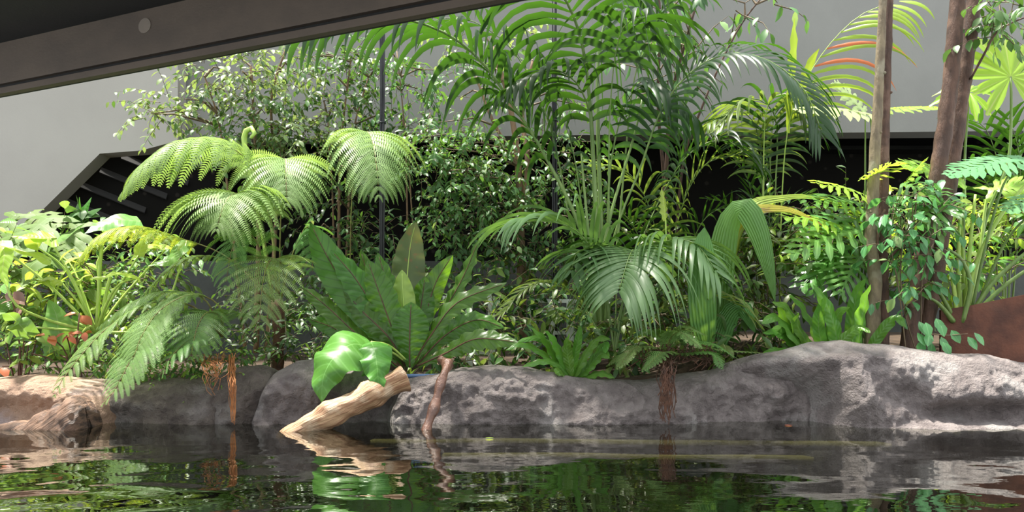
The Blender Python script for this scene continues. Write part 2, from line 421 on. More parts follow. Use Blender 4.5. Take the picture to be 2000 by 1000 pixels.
bar(3.655, 3.705, 1.612, 1.655, M['beam'], 'lower_lip', bm)
b = MB(); pc = dv * 0
# pale disc added to stand in for a round spot of light on the beam
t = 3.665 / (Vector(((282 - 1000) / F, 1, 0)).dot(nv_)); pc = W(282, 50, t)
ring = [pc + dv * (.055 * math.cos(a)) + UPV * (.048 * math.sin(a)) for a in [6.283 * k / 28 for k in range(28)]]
b.prism(ring, nv_ * .02); b.build('light_spot_disc', roughmat('light_spot_tone', (.2, .165, .13), (.18, .15, .12), 5, .7, 0), bm, smooth=False)

# ------------------------------------------------------------------ rocks
M['rock'] = roughmat('rock_grey_mauve', (.28, .24, .228), (.17, .142, .136), 7, .6, 1.0, 34, c3=(.33, .30, .285), dist=.05)
M['rock_dark'] = roughmat('rock_grey_brown', (.17, .14, .12), (.10, .08, .07), 6, .5, 1.0, 34, c3=(.24, .215, .2), dist=.05)
M['rock_tan'] = roughmat('rock_tan', (.42, .28, .195), (.30, .19, .13), 6, .7, .9, 34, c3=(.38, .30, .28), dist=.04)
def rock(name, top, Y0, D, mat, label, group=None, dents=(), seed=0, rough=1.0, taper=(.12, .12), back=.25, step=3.2, rows=84):
    """a boulder: top = its crest against the plants, Y0 = its foot at the water, D = how far back the crest lies"""
    px0, px1 = top[0][0], top[-1][0]; n = int((px1 - px0) / step)
    b = MB(); xs, ys = zip(*top)
    for i in range(n + 1):
        u = i / n; px = px0 + (px1 - px0) * u
        e = min(1, u / taper[0]) if taper[0] else 1
        e = min(e, (1 - u) / taper[1]) if taper[1] else e
        e = math.sqrt(max(0, 1 - (1 - e) ** 2))
        y0 = Y0(px) if callable(Y0) else Y0
        zc = W(px, lerp_list(xs, ys, px), y0 + D).z
        x = U(px - 1000, y0 + D * .5)
        for j in range(rows + 1):
            th = 2.75 * j / rows
            s_ = math.sin(th); c_ = math.cos(th)
            z = -.35 + (zc + .35) * (max(s_, 0) ** .72) * (.35 + .65 * e)
            y = y0 + D * (1 - math.copysign(abs(c_) ** .75, c_)) + (1 - e) * D * 1.2
            if j == 0: z = -.9
            if th > 1.57: y = y0 + D + (back + .35) * (th - 1.57)
            p = Vector((x, y, z)); q = p + Vector((seed * 7.3, 0, seed))
            nz1 = abs(noise.noise(q * 1.9)) ; nz2 = noise.noise(q * 4.3); nz3 = abs(noise.noise(q * 10)); nz4 = noise.noise(q * 26)
            dsp = rough * (.20 * (.28 - nz1) + .055 * nz2 - .055 * nz3 + .024 * nz4)
            front = max(0, min(1, (1.9 - th) / .6))
            for (dx, dy, rx, ry, dep) in dents:
                pyz = HZ + (EYE - z) / (y0 + D * .3) * F
                r2 = ((px - dx) / rx) ** 2 + ((pyz - dy) / ry) ** 2
                if r2 < 4: dsp -= dep * math.exp(-r2 ** 1.6) * front
            p += Vector((.15 * dsp, -dsp * max(.15, abs(c_)) * 1.0, .30 * dsp * s_ * (.5 if th > 1 else 1)))
            b.v.append(p); b.uv.append((u, j / rows))
    for i in range(n):
        for j in range(rows):
            q = i * (rows + 1) + j; b.f.append((q, q + rows + 1, q + rows + 2, q + 1)); b.m.append(0)
    return tag(b.build(name, mat), label, 'rock', group)
GR = 'rocks along the pond bank'
rock('boulder', [(-90, 742), (0, 733), (60, 731), (110, 738), (170, 740), (225, 748), (250, 770)], 6.02, .42, M['rock_tan'],
     'sunlit tan boulder behind the driftwood stump at the left edge', GR, seed=1, rough=.8, taper=(0, .2), dents=((60, 800, 90, 22, .12),))
rock('boulder', [(150, 790), (210, 765), (270, 742), (360, 735), (440, 740), (480, 760)], 6.06, .4, M['rock_dark'],
     'brown grey wet rock under the drooping fern fronds', GR, seed=2, rough=.8, taper=(.2, .2), dents=((240, 815, 50, 22, .15),))
rock('boulder', [(385, 760), (420, 728), (460, 712), (500, 710), (530, 722), (545, 745), (560, 780)], 6.1, .36, M['rock_dark'],
     'rounded dark grey rock behind the hanging orange roots', GR, seed=3, rough=.9, taper=(.25, .25))
rock('boulder', [(478, 800), (495, 770), (530, 725), (570, 704), (640, 701), (720, 712), (770, 730), (820, 742), (850, 760)], lambda p: lerp_list([480, 640, 850], [5.98, 6.03, 6.2], p), .38, M['rock'],
     'grey boulder under the drooping glossy leaf behind the pale log', GR, seed=4, rough=1.15, taper=(.12, .2), dents=((520, 800, 30, 25, .12), (700, 800, 90, 30, .2)))
rock('rock_ledge', [(740, 760), (790, 738), (850, 730), (900, 716), (960, 712), (1020, 716), (1100, 733), (1160, 741), (1250, 739), (1330, 733), (1400, 722), (1470, 712), (1540, 722), (1640, 735)],
     lambda p: lerp_list([740, 1000, 1300, 1450, 1640], [6.12, 6.04, 6.1, 6.22, 6.3], p), .40, M['rock'],
     'long low grey rock ledge below the lower palm', GR, seed=5, rough=1.15, taper=(.06, 0), dents=((1090, 790, 60, 30, .05), (880, 790, 60, 30, .06)))
rock('boulder', [(1360, 735), (1420, 712), (1480, 696), (1540, 688), (1600, 670), (1660, 664), (1710, 672), (1770, 676), (1840, 684), (1900, 690), (1960, 694), (2010, 706), (2120, 720)],
     lambda p: lerp_list([1360, 1560, 1660, 1800, 2000, 2120], [6.2, 6.05, 5.95, 5.9, 5.9, 5.9], p), .46, M['rock'],
     'big pale grey boulder with a dark overhang at the right edge', GR, seed=6.4, rough=1.0, taper=(.10, 0),
     dents=((1500, 788, 103, 68, .80), (1650, 775, 34, 60, -.12), (1745, 770, 50, 26, .10), (1900, 802, 120, 20, .17), (1850, 840, 200, 14, -.12), (1620, 700, 90, 16, -.10), (1480, 700, 70, 14, -.10)))

# ------------------------------------------------------------------ driftwood, hose, poles, cage frame
def grainmat(name, c1, c2, c3, su, sv, rough, bump):
    m, nt, out = newmat(name); tc = nd(nt, 'ShaderNodeTexCoord')
    mp = nd(nt, 'ShaderNodeMapping'); mp.inputs['Scale'].default_value = (su, sv, 1); nt.links.new(tc.outputs['UV'], mp.inputs[0])
    n1 = nd(nt, 'ShaderNodeTexNoise', Scale=1.0, Detail=5.0, Roughness=.6); nt.links.new(mp.outputs[0], n1.inputs['Vector'])
    n2 = nd(nt, 'ShaderNodeTexNoise', Scale=7.0, Detail=4.0); nt.links.new(tc.outputs['Object'], n2.inputs['Vector'])
    c = mixc(nt, sstep(nt, n1.outputs['Fac'], .38, .62), c1, c2); c = mixc(nt, sstep(nt, n2.outputs['Fac'], .5, .66), c, c3)
    pb = nd(nt, 'ShaderNodeBsdfPrincipled', Roughness=rough); nt.links.new(c, pb.inputs['Base Color'])
    bp = nd(nt, 'ShaderNodeBump', Strength=bump, Distance=.03); nt.links.new(n1.outputs['Fac'], bp.inputs['Height']); nt.links.new(bp.outputs[0], pb.inputs['Normal'])
    nt.links.new(pb.outputs[0], out.inputs[0]); return m
M['log'] = grainmat('driftwood_pale', (.52, .33, .18), (.30, .15, .075), (.55, .40, .26), 4, 22, .6, .8)
M['log_dark'] = roughmat('stick_red_brown', (.22, .10, .06), (.13, .06, .04), 9, .3, .6, 34, c3=(.45, .28, .2), spec=.7)
M['stump'] = grainmat('stump_brown', (.25, .145, .09), (.09, .05, .033), (.34, .21, .14), 2, 14, .6, 1.0)
b = MB()
pts = cr(WP([(545, 862, 5.72), (585, 838, 5.76), (640, 812, 5.84), (700, 783, 5.92), (750, 757, 6.0), (790, 738, 6.06)]), 40)
rs = [.042 + .045 * min(1, i / 12) + .012 * math.sin(i * .5) + .012 * (i / 39) for i in range(40)]
b.tube(pts, rs, 30, lump=.20, seed=2)
lg = tag(b.build('log', M['log']), 'thick pale brown log sloping from the rocks into the water', 'log', 'driftwood in the pond')
b = MB(); d_ = (pts[-1] - pts[-2]).normalized(); s_ = d_.cross(UPV).normalized(); o_ = s_.cross(d_)
b.tube([pts[-1] - d_ * .01, pts[-1] + d_ * .012], [.075, .066], 20, lump=.2, seed=2)
b.build('cut_end', roughmat('cut_end_tan', (.62, .44, .28), (.5, .33, .2), 20, .8, .3, 60), lg)
b = MB()
pts = cr(WP([(830, 862, 5.78), (836, 830, 5.82), (848, 795, 5.88), (859, 755, 5.95), (868, 728, 6.0), (874, 712, 6.1), (862, 703, 6.2)]), 36)
b.tube(pts, [.034 + .006 * math.sin(i * .7) + .006 * (i > 28) for i in range(36)], 14, lump=.22, seed=5)
tag(b.build('log', M['log_dark']), 'slim dark reddish wet log leaning upright against the rock ledge', 'log', 'driftwood in the pond')
# stump: a ragged wedge of weathered wood
def stump_mat():
    m, nt, out = newmat('stump_brown'); tc = nd(nt, 'ShaderNodeTexCoord')
    m1 = nd(nt, 'ShaderNodeMapping'); m1.inputs['Rotation'].default_value = (0, math.radians(38), 0); nt.links.new(tc.outputs['Object'], m1.inputs[0])
    m2 = nd(nt, 'ShaderNodeMapping'); m2.inputs['Scale'].default_value = (4, 10, 42); nt.links.new(m1.outputs[0], m2.inputs[0])
    n1 = nd(nt, 'ShaderNodeTexNoise', Scale=1.0, Detail=6.0, Roughness=.65); nt.links.new(m2.outputs[0], n1.inputs['Vector'])
    n2 = nd(nt, 'ShaderNodeTexNoise', Scale=6.0, Detail=3.0); nt.links.new(tc.outputs['Object'], n2.inputs['Vector'])
    c = mixc(nt, sstep(nt, n1.outputs['Fac'], .36, .64), (.05, .028, .02), (.24, .14, .09)); c = mixc(nt, sstep(nt, n2.outputs['Fac'], .5, .62), c, (.28, .165, .105))
    pb = nd(nt, 'ShaderNodeBsdfPrincipled', Roughness=.6); nt.links.new(c, pb.inputs['Base Color'])
    bp = nd(nt, 'ShaderNodeBump', Strength=1.0, Distance=.05); nt.links.new(n1.outputs['Fac'], bp.inputs['Height']); nt.links.new(bp.outputs[0], pb.inputs['Normal'])
    nt.links.new(pb.outputs[0], out.inputs[0]); return m
so_ = rock('driftwood_stump', [(-70, 842), (-20, 830), (20, 822), (45, 826), (60, 808), (78, 800), (86, 804), (100, 786), (112, 790), (122, 776), (136, 772), (146, 786), (152, 782), (160, 806), (163, 838)], 5.72, .16, stump_mat(),
     'ragged brown driftwood stump in the water by the tan boulder', seed=8.2, rough=.35, taper=(.2, .10), back=.05, step=1.6, rows=60)
so_['category'] = 'driftwood'; so_['group'] = 'driftwood in the pond'
b = MB(); b.tube(cr(WP([(740, 742, 6.45), (780, 735, 6.44), (830, 734, 6.43), (880, 733, 6.44), (915, 728, 6.5)]), 20), .016, 8)
tag(b.build('hose', roughmat('hose_blue', (.10, .17, .32), (.14, .22, .38), 4, .35, 0)), 'blue hose lying behind the rocks at the slim stick', 'hose')
M['pole'] = roughmat('pole_black', (.03, .03, .035), (.05, .05, .06), 5, .4, 0)
M['cable'] = roughmat('cable_black', (.018, .018, .022), (.03, .03, .035), 5, .45, 0)
for (px, top, Y, lab) in ((747, 60, 8.0, 'tall thin black pole rising behind the umbrella-shaped fern frond'), (1083, 120, 8.1, 'tall thin black pole with a cable bundle behind the palm stems')):
    base = Vector((U(px - 1000, Y), Y, ground_z(U(px - 1000, Y), Y) - .1))
    t = thing('pole', base, lab, 'pole', 'black poles behind the palms')
    zt = 4.9
    b = MB(); b.tube([base, Vector((base.x, base.y, zt))], .021, 12); b.build('post', M['pole'], t)
    for k in range(3):
        rr = random.Random(k + px); z_ = base.z; P = []
        while z_ < zt:
            P.append(Vector((base.x - .018 + k * .018 + rr.uniform(-.005, .005), base.y - .028, z_))); z_ += .35
        b = MB(); b.tube(P, .009, 6); b.build('cable', M['cable'], t)
    for zz in (W(0, 240 if px < 900 else 236, Y).z, 1.2, 2.1):
        b = MB(); b.tube([Vector((base.x, base.y - .006, zz - .01)), Vector((base.x, base.y - .006, zz + .01))], .036, 12); b.build('cable_tie', M['cable'], t)
# white slotted frames half hidden in the undergrowth
M['white'] = roughmat('white_plastic', (.72, .74, .72), (.66, .68, .66), 5, .45, 0)
def frame(px0, px1, py0, py1, Y, lab, nbar):
    t = thing('slatted_frame', W((px0 + px1) / 2, py1, Y), lab, 'frame', 'white frames behind the strap ferns')
    A, B_ = W(px0, py0, Y), W(px1, py1, Y)
    for z in (A.z, (A.z + B_.z) / 2 + .05, B_.z):
        b = MB(); b.box((A.x, Y - .012, z - .018), (B_.x, Y + .012, z + .018)); b.build('rail', M['white'], t, smooth=False)
    for k in range(nbar):
        x = A.x + (B_.x - A.x) * k / (nbar - 1); w = .035
        b = MB(); b.box((x - w, Y - .02, B_.z - .25), (x + w, Y + .02, A.z)); b.build('upright', M['white'], t, smooth=False)
frame(872, 960, 578, 690, 7.7, 'white slatted frame low behind the nest fern', 3)
frame(1040, 1150, 588, 650, 8.0, 'white slatted frame low behind the lower palm stems', 4)
# rusted planter edge at the right
M['rust'] = roughmat('rusted_steel', (.16, .06, .035), (.075, .03, .02), 3, .75, .3, 40, c3=(.10, .06, .045))
b = MB()
PL = [(1832, 640, 7.0), (1900, 596, 6.85), (2000, 575, 6.75), (2200, 540, 6.6)]
tp = WP([(1838, 606, 7.0), (1900, 596, 6.9), (2000, 576, 6.8), (2200, 540, 6.6)])
for p in tp:
    b.v += [Vector((p.x, p.y, .1)), p, p + Vector((.01, .05, 0)), Vector((p.x + .01, p.y + .05, .1))]; b.uv += [(0, 0)] * 4
for i in range(3):
    for j in range(4):
        q = 4 * i; b.f.append((q + j, q + 4 + j, q + 4 + (j + 1) % 4, q + (j + 1) % 4)); b.m.append(0)
b.f += [(0, 1, 2, 3), (15, 14, 13, 12)]; b.m += [0, 0]
tag(b.build('planter_edge', M['rust'], smooth=False), 'rusty brown steel planter edge behind the big right boulder', 'planter')
# ------------------------------------------------------------------ plant builders
def path_frames(path, n, up=UPV):
    P = cr(WP(path), n); fr = []
    for i in range(n):
        t = (P[min(i + 1, n - 1)] - P[max(i - 1, 0)]).normalized()
        s = t.cross(up); s = s.normalized() if s.length > .05 else t.cross(CAMV * -1).normalized()
        if fr and s.dot(fr[-1][2]) < 0: s = -s
        fr.append((P[i], t, s, s.cross(t)))
    return fr
def at(fr, u):
    k = u * (len(fr) - 1); i = min(int(k), len(fr) - 2); f = k - i
    a, b = fr[i], fr[i + 1]
    return tuple(a[q].lerp(b[q], f) if q == 0 else a[q].lerp(b[q], f).normalized() for q in range(4))

def fern_frond(par, path, L, mat, npin=17, start=.3, seed=0, droop=.9, rr=.008, npl=26, stipe='stipe', pw=.165):
    """a twice-divided fern frond: rachis, drooping pinnae, each a comb of pinnules"""
    rg = random.Random(seed); fr = path_frames(path, 60); b = MB(); npin = max(8, int(npin * .85)) if npl > 12 else npin
    for i in range(npin):
        x = i / (npin - 1); u = start + (1 - start) * (x ** .9) * .985
        p, t, s, n = at(fr, u)
        ln = L * min(1, .62 + 1.6 * x) * (1 - x ** 2.2 * .9) * rg.uniform(.92, 1.06)
        for sg in (-1, 1):
            ang = .50 + .35 * x + rg.uniform(-.06, .06)
            d = (s * sg * math.cos(ang) + t * math.sin(ang) + UPV * .18).normalized()
            q = p.copy(); K = 9; pts = [q.copy()]; ds = [d.copy()]
            for k in range(K):
                d = (d + Vector((0, 0, -1)) * (droop * (.25 + k / K) / K * 1.6)).normalized()
                q = q + d * (ln / K); pts.append(q.copy()); ds.append(d.copy())
            for k in range(npl):
                y = (k + .6) / npl; f = y * K; i0 = min(int(f), K - 1); g = f - i0
                c = pts[i0].lerp(pts[i0 + 1], g); dd = ds[i0].lerp(ds[i0 + 1], g).normalized()
                sv = (t - dd * t.dot(dd)); sv = sv.normalized() if sv.length > .05 else dd.cross(n).normalized()
                nn = sv.cross(dd)
                pl = ln * pw * min(1, .75 + y) * (1 - y) ** .55 + .006
                for s2 in (-1, 1):
                    e = (sv * s2 * .9 + dd * .42 + UPV * -.12).normalized()
                    b.leaflet(c, e, dd, pl, ln / npl * .74, 0, .15)
            b.tube([pts[0], pts[4], pts[-1]], [rr * .35, rr * .25, rr * .1], 3, 0, cap=False)
    fo = b.build('frond', M[mat], par)
    b = MB(); b.tube([f[0] for f in fr[::3]], [rr * (1 - .75 * i / 19) for i in range(20)], 6); b.build('rachis', M[stipe], fo)
    return fo

def palm_frond(par, path, L, w, mat, n=22, start=.3, seed=0, droop=1.0, ang=.5, rr=.013, fold=.35, stipe='petiole', lift=.25, sides=(-1, 1), red=None, tipang=.5, prof=None, jit=.08, name='frond', bend=1.0, upv=UPV):
    """a feather palm frond: petiole and long arching leaflets"""
    rg = random.Random(seed); fr = path_frames(path, 60, upv); b = MB()
    for i in range(n):
        x = i / (n - 1); u = start + (1 - start) * x * .99
        p, t, s, nn = at(fr, u)
        k_ = (min(1, .6 + 1.8 * x) * (1 - .55 * x ** 2.5)) if prof is None else prof(x)
        for sg in sides:
            ln = L * k_ * rg.uniform(.88, 1.08); a = ang + tipang * x + rg.uniform(-jit, jit)
            d = (s * sg * math.cos(a) + t * math.sin(a) + nn * (lift + rg.uniform(-jit, jit))).normalized()
            q = p + s * sg * rr * .4; K = 9; pts = [q.copy()]; nr = []
            dr = droop * rg.uniform(.8, 1.2)
            for k in range(K):
                d = (d + Vector((0, 0, -1)) * (dr * (.15 + 1.2 * (k / K) ** bend) / K * 1.5)).normalized()
                q = q + d * (ln / K); pts.append(q.copy())
            ws = [w * .5 * (.35 + .65 * min(1, k / 2)) * (1 - (k / K) ** 2.2 * .97) for k in range(K + 1)]
            for k in range(K + 1):
                tt = pts[min(k + 1, K)] - pts[max(k - 1, 0)]
                nr.append((t.cross(tt) * -sg).normalized() if t.cross(tt).length > 1e-6 else nn)
            b.blade(pts, ws, nr, fold, mat=(1 if red and rg.random() < red else 0))
    fo = b.build(name, [M[mat], M['red_leaf']] if red else M[mat], par)
    b = MB(); b.tube([f[0] for f in fr[::2]], [rr * (1 - .7 * i / 29) for i in range(30)], 7); b.build('rachis', M[stipe], fo)
    return fo

def big_leaf(par, path, hw, mat, nrm=Vector((0, -.8, .6)), n=22, prof='lance', fold=.15, ruffle=.02, waves=6, seed=0, curl=.0, name='leaf', rib=None, nv=4):
    """one broad blade with a shaped outline; hw = half width in metres"""
    P = cr(WP(path), n)
    f = {'lance': lambda u: math.sin(math.pi * min(1, .06 + .94 * u) ** .8) ** .75,
         'strap': lambda u: (min(1, u * 3 + .18) ** .6) * (1 - max(0, (u - .6) / .4) ** 2.2) ** .7 if u < 1 else .03,
         'heart': lambda u: (math.sin(math.pi * min(1, (.18 + .82 * u)) ** .62) ** .8),
         'nest': lambda u: (.16 + .84 * min(1, u * 1.9) ** 1.1) * (1 - max(0, (u - .62) / .38) ** 2.0) ** .75 if u < 1 else .03}[prof]
    b = MB(); b.blade(P, [max(.002, hw * f(i / (n - 1))) for i in range(n)], nrm, fold, 0, nv, ruffle, waves, seed * 1.7, curl)
    o = b.build(name, M[mat] if isinstance(mat, str) else mat, par)
    if rib:
        b = MB(); b.tube(P[:-1], [.0065 * (1 - .8 * i / n) + .001 for i in range(n - 1)], 5); b.build('midrib', M[rib], o)
    return o

def lobed_leaf(par, petiole, c, tip, wid, mat, nl=6, nrm=Vector((0, -.5, .85)), lw=.32, seed=0, droop=.25, base=.12, stipe='petiole', name='leaf', prf=None, rr=.008, ang=.2, back=True):
    """a deeply cut leaf: finger lobes either side of a midrib from c (base) to tip; wid = lobe reach (m)"""
    rg = random.Random(seed); A, B_ = W(*c), W(*tip); ax = B_ - A; Ln = ax.length; t = ax.normalized()
    s = t.cross(nrm).normalized(); n2 = s.cross(t); b = MB()
    mid = [A + t * (Ln * k / 8) - UPV * (droop * .5 * Ln * (k / 8) ** 2) for k in range(9)]
    b.blade(mid, [Ln * lw * 1.6 / nl * (1 - .8 * k / 8) for k in range(9)], n2, .1)
    sp = Ln / nl
    for i in range(nl):
        x = (i + .2) / nl
        k_ = (math.sin(math.pi * (.22 + .74 * x)) ** .8) if prf is None else prf(x)
        for sg in (-1, 1):
            p = A + t * (Ln * x) - UPV * (droop * .5 * Ln * x * x)
            a = (-.75 if back and i == 0 else 0) + ang + .75 * x + rg.uniform(-.08, .08)
            d = (s * sg * math.cos(a) + t * math.sin(a)).normalized(); ln = wid * k_ * rg.uniform(.9, 1.1)
            pts = [p]; K = 7
            for k in range(K):
                d = (d - UPV * (droop * 1.3 / K)).normalized(); pts.append(pts[-1] + d * (ln / K))
            pr = (1.15, .95, .8, .88, 1.0, .85, .5, .04)
            b.blade(pts, [sp * lw * 1.5 * q for q in pr], n2, .12, 0, 1, .006, 2, i)
    o = b.build(name, M[mat], par)
    if petiole:
        b = MB(); P = cr(WP(petiole) + [A], 16); b.tube(P, [rr * (1.5 - .7 * k / 15) for k in range(16)], 7); b.build('petiole', M[stipe], o)
    return o

def foliage(blobs, L, rg, ratio=.5, twig=None, mats=1, droop=.4, fold=.25, per=9):
    """leafy twigs filling a set of round masses: (px, py, Y, rx, ry, depth, twigs[, material])"""
    b = MB(); tw = MB()
    for bl in blobs:
        px, py, Y, rx, ry, dp, cnt = bl[:7]; mi = bl[7] if len(bl) > 7 else 0
        c = W(px, py, Y); RX, RZ = U(rx, Y), U(ry, Y)
        for k in range(cnt):
            while True:
                o = Vector((rg.uniform(-1, 1), rg.uniform(-1, 1), rg.uniform(-1, 1)))
                if o.length < 1: break
            p = c + Vector((o.x * RX, o.y * dp, o.z * RZ))
            d = (Vector((o.x * .7, o.y * .6, .25 + .4 * o.z)) + Vector((rg.gauss(0, .5), rg.gauss(0, .5), rg.gauss(0, .35)))).normalized()
            q = p.copy(); st = L * .55; T = [q.copy()]
            for i in range(per):
                d = (d + Vector((rg.gauss(0, .12), rg.gauss(0, .12), -.13))).normalized()
                q = q + d * st; T.append(q.copy())
                sd = d.cross(UPV).normalized() * (1 if i % 2 else -1)
                ld = (d * .5 + sd * .8 + Vector((rg.gauss(0, .25), rg.gauss(0, .25), -droop + rg.gauss(0, .25)))).normalized()
                ln = (UPV + Vector((rg.gauss(0, .4), rg.gauss(0, .4) - .25, 0))).normalized()
                l_ = L * rg.uniform(.7, 1.15)
                b.leaf(q, ld, ln, l_, l_ * ratio, min(mats - 1, mi if rg.random() > .12 else rg.randrange(mats)), fold)
            tw.tube([T[0], T[len(T) // 2], T[-1]], [L * .04, L * .03, L * .012], 4, cap=False)
    return b, tw

def shrub(name, label, cat, group, trunks, blobs, L, mats, bark='bark_fig', twigm='twig', ratio=.5, seed=0, droop=.4, per=9, limbs=2):
    rg = random.Random(seed); bp = WP([trunks[0][0][0]])[0]
    t = thing(name, bp, label, cat, group); all_pts = []
    for pts, r in trunks:
        P = cr(WP(pts), 24); all_pts += P[5:]
        b = MB(); b.tube(P, [r * (1 - .6 * i / 23) for i in range(24)], 9, lump=.25, seed=seed); b.build('trunk', M[bark], t)
    for bl in blobs:
        c = W(*bl[:3])
        for k in range(limbs):
            e = c + Vector((rg.uniform(-.6, .6) * U(bl[3], bl[2]), rg.uniform(-.5, .5) * bl[5], rg.uniform(-.3, .7) * U(bl[4], bl[2])))
            o = min(all_pts, key=lambda q: (q - e).length + max(0, q.z - e.z) * 1.5)
            m = o.lerp(e, .5) + Vector((rg.gauss(0, .05), rg.gauss(0, .05), .06))
            b = MB(); b.tube([o, o.lerp(m, .5), m, e], [.014, .011, .009, .004], 5, cap=False); b.build('branch', M[twigm], t)
    fb, tb = foliage(blobs, L, rg, ratio, mats=len(mats), droop=droop, per=per)
    fo = fb.build('foliage', [M[m] for m in mats], t); tb.build('twigs', M[twigm], fo)
    return t

def hand_leaf(par, petiole, c, axis, nrm, R, mat, nl=9, cut=.55, stipe='petiole', rr=.012, seed=0, droop=.25, spread=5.6, name='leaf'):
    """a big round leaf cut into fingers, joined in the middle; c = where the stalk joins"""
    rg = random.Random(seed); A = W(*c); n = nrm.normalized(); u_ = (axis - n * axis.dot(n)).normalized(); v_ = n.cross(u_)
    b = MB(); b.v.append(A); b.uv.append((0, .5)); per = 14; rings = 7; M_ = nl * per
    ll = [rg.uniform(.88, 1.1) * (1.0 - .28 * abs((k + .5) / nl - .5) * 2) for k in range(nl)]
    for r in range(1, rings + 1):
        for k in range(M_ + 1):
            f = k / M_; th = (f - .5) * spread; lo = min(int(f * nl), nl - 1); ph = f * nl - lo
            w_ = abs(ph - .5) * 2
            rad = R * ll[lo] * (1 - cut * w_ ** 2.2 - .10 * (1 if .25 < w_ < .5 else 0))
            q = r / rings * rad
            p = A + (u_ * math.cos(th) + v_ * math.sin(th)) * q - UPV * (droop * q * q / R) + n * (.018 * math.cos(6.283 * ph) * q / R)
            b.v.append(p); b.uv.append((r / rings, ph))
    for k in range(M_):
        b.f.append((0, 1 + k, 2 + k)); b.m.append(0)
    for r in range(rings - 1):
        for k in range(M_):
            q = 1 + r * (M_ + 1) + k; b.f.append((q, q + M_ + 1, q + M_ + 2, q + 1)); b.m.append(0)
    o = b.build(name, M[mat], par)
    if petiole:
        b = MB(); P = cr(WP(petiole) + [A], 16); b.tube(P, [rr * (1.5 - .7 * k / 15) for k in range(16)], 7); b.build('petiole', M[stipe], o)
    return o
# ------------------------------------------------------------------ tree ferns at the left
def gp(px, Y, dz=0.0):
    x = U(px - 1000, Y); return Vector((x, Y, ground_z(x, Y) - .03 + dz))
GF = 'lacy tree ferns on the left bank'
t = thing('tree_fern', gp(540, 7.1), 'largest lacy tree fern with broad pale fronds arching over the left bank', 'fern', GF)
b = MB(); b.tube(cr([gp(540, 7.1, -.05), W(545, 640, 7.1), W(540, 585, 7.1)], 10), [.06, .055, .05, .05, .05, .05, .05, .055, .06, .05], 12, lump=.4); b.build('trunk', M['root_dark'], t)
fern_frond(t, [(540, 590, 7.1), (530, 430, 7.15), (490, 320, 7.05), (430, 283, 6.9), (350, 282, 6.75), (280, 318, 6.6), (235, 380, 6.5)], .76, 'fern', 21, .40, 1, 1.9)
fern_frond(t, [(545, 590, 7.15), (520, 400, 7.4), (470, 300, 7.5), (410, 270, 7.5), (340, 285, 7.45)], .40, 'fern', 15, .48, 2, 1.5)
fern_frond(t, [(545, 590, 7.1), (548, 430, 7.2), (554, 335, 7.1), (556, 310, 6.95), (558, 330, 6.7), (560, 400, 6.5)], .66, 'fern', 17, .56, 3, 1.3)
fern_frond(t, [(535, 590, 7.05), (515, 460, 6.95), (488, 395, 6.75), (462, 378, 6.55), (440, 395, 6.3), (422, 450, 6.15)], .80, 'fern', 20, .44, 4, 1.5)
fern_frond(t, [(535, 590, 7.0), (515, 520, 6.9), (500, 470, 6.8), (478, 455, 6.7), (455, 480, 6.6), (440, 560, 6.5)], .42, 'fern_dark', 14, .35, 5, 1.2)
fern_frond(t, [(548, 590, 7.05), (555, 545, 6.95), (545, 508, 6.7), (525, 512, 6.5), (512, 560, 6.3), (507, 640, 6.2)], .50, 'fern', 15, .25, 6, .8)
fern_frond(t, [(530, 590, 7.0), (470, 520, 6.9), (400, 500, 6.8), (340, 520, 6.75), (275, 580, 6.7)], .27, 'fern', 15, .4, 7, 1.0)
fern_frond(t, [(530, 585, 7.05), (440, 500, 7.0), (340, 462, 6.9), (270, 445, 6.8), (200, 460, 6.7), (140, 520, 6.6)], .46, 'fern_yellow', 17, .42, 8, 1.5)
fern_frond(t, [(548, 590, 7.2), (570, 500, 7.3), (600, 440, 7.35), (610, 470, 7.3), (610, 540, 7.2)], .3, 'fern_dark', 13, .4, 9, .8)
# unrolling crozier
b = MB(); b.tube(cr(WP([(535, 590, 7.1), (500, 400, 7.3), (480, 300, 7.4), (478, 262, 7.4), (490, 250, 7.38), (498, 262, 7.36), (490, 270, 7.35)]), 30), [.012] * 22 + [.016, .02, .024, .026, .026, .024, .02, .014], 8); b.build('crozier', M['petiole_bright'], t)
t = thing('tree_fern', gp(682, 7.6), 'tree fern with one umbrella-shaped frond before the thin black pole', 'fern', GF)
fern_frond(t, [(682, 690, 7.6), (684, 500, 7.55), (688, 370, 7.5), (700, 285, 7.4), (716, 257, 7.15), (728, 278, 6.85), (736, 330, 6.65), (740, 385, 6.55)], .74, 'fern', 19, .60, 11, 1.7, .009)
t = thing('tree_fern', gp(435, 6.75), 'low fern whose fronds droop over the rocks to the driftwood stump', 'fern', GF)
B0 = (435, 660, 6.7)
fern_frond(t, [B0, (380, 600, 6.65), (300, 590, 6.55), (210, 640, 6.4), (130, 730, 6.1), (105, 775, 6.0)], .32, 'fern', 19, .3, 21, 1.0)
fern_frond(t, [B0, (400, 610, 6.6), (330, 620, 6.4), (270, 680, 6.15), (225, 760, 5.95), (200, 790, 5.9)], .38, 'fern', 19, .28, 22, .9)
fern_frond(t, [B0, (430, 620, 6.55), (405, 610, 6.4), (385, 640, 6.2), (372, 700, 6.1)], .42, 'fern_dark', 17, .2, 23, .8)
fern_frond(t, [B0, (400, 585, 6.7), (330, 570, 6.7), (260, 590, 6.6), (190, 640, 6.5)], .36, 'fern', 18, .3, 24, 1.3)
fern_frond(t, [B0, (430, 600, 6.7), (380, 575, 6.6), (320, 600, 6.4), (280, 650, 6.2), (255, 715, 6.05)], .42, 'fern', 19, .3, 25, 1.0)
fern_frond(t, [B0, (425, 640, 6.5), (390, 650, 6.3), (340, 690, 6.1), (310, 740, 6.02)], .3, 'fern_dark', 14, .2, 26, .6)
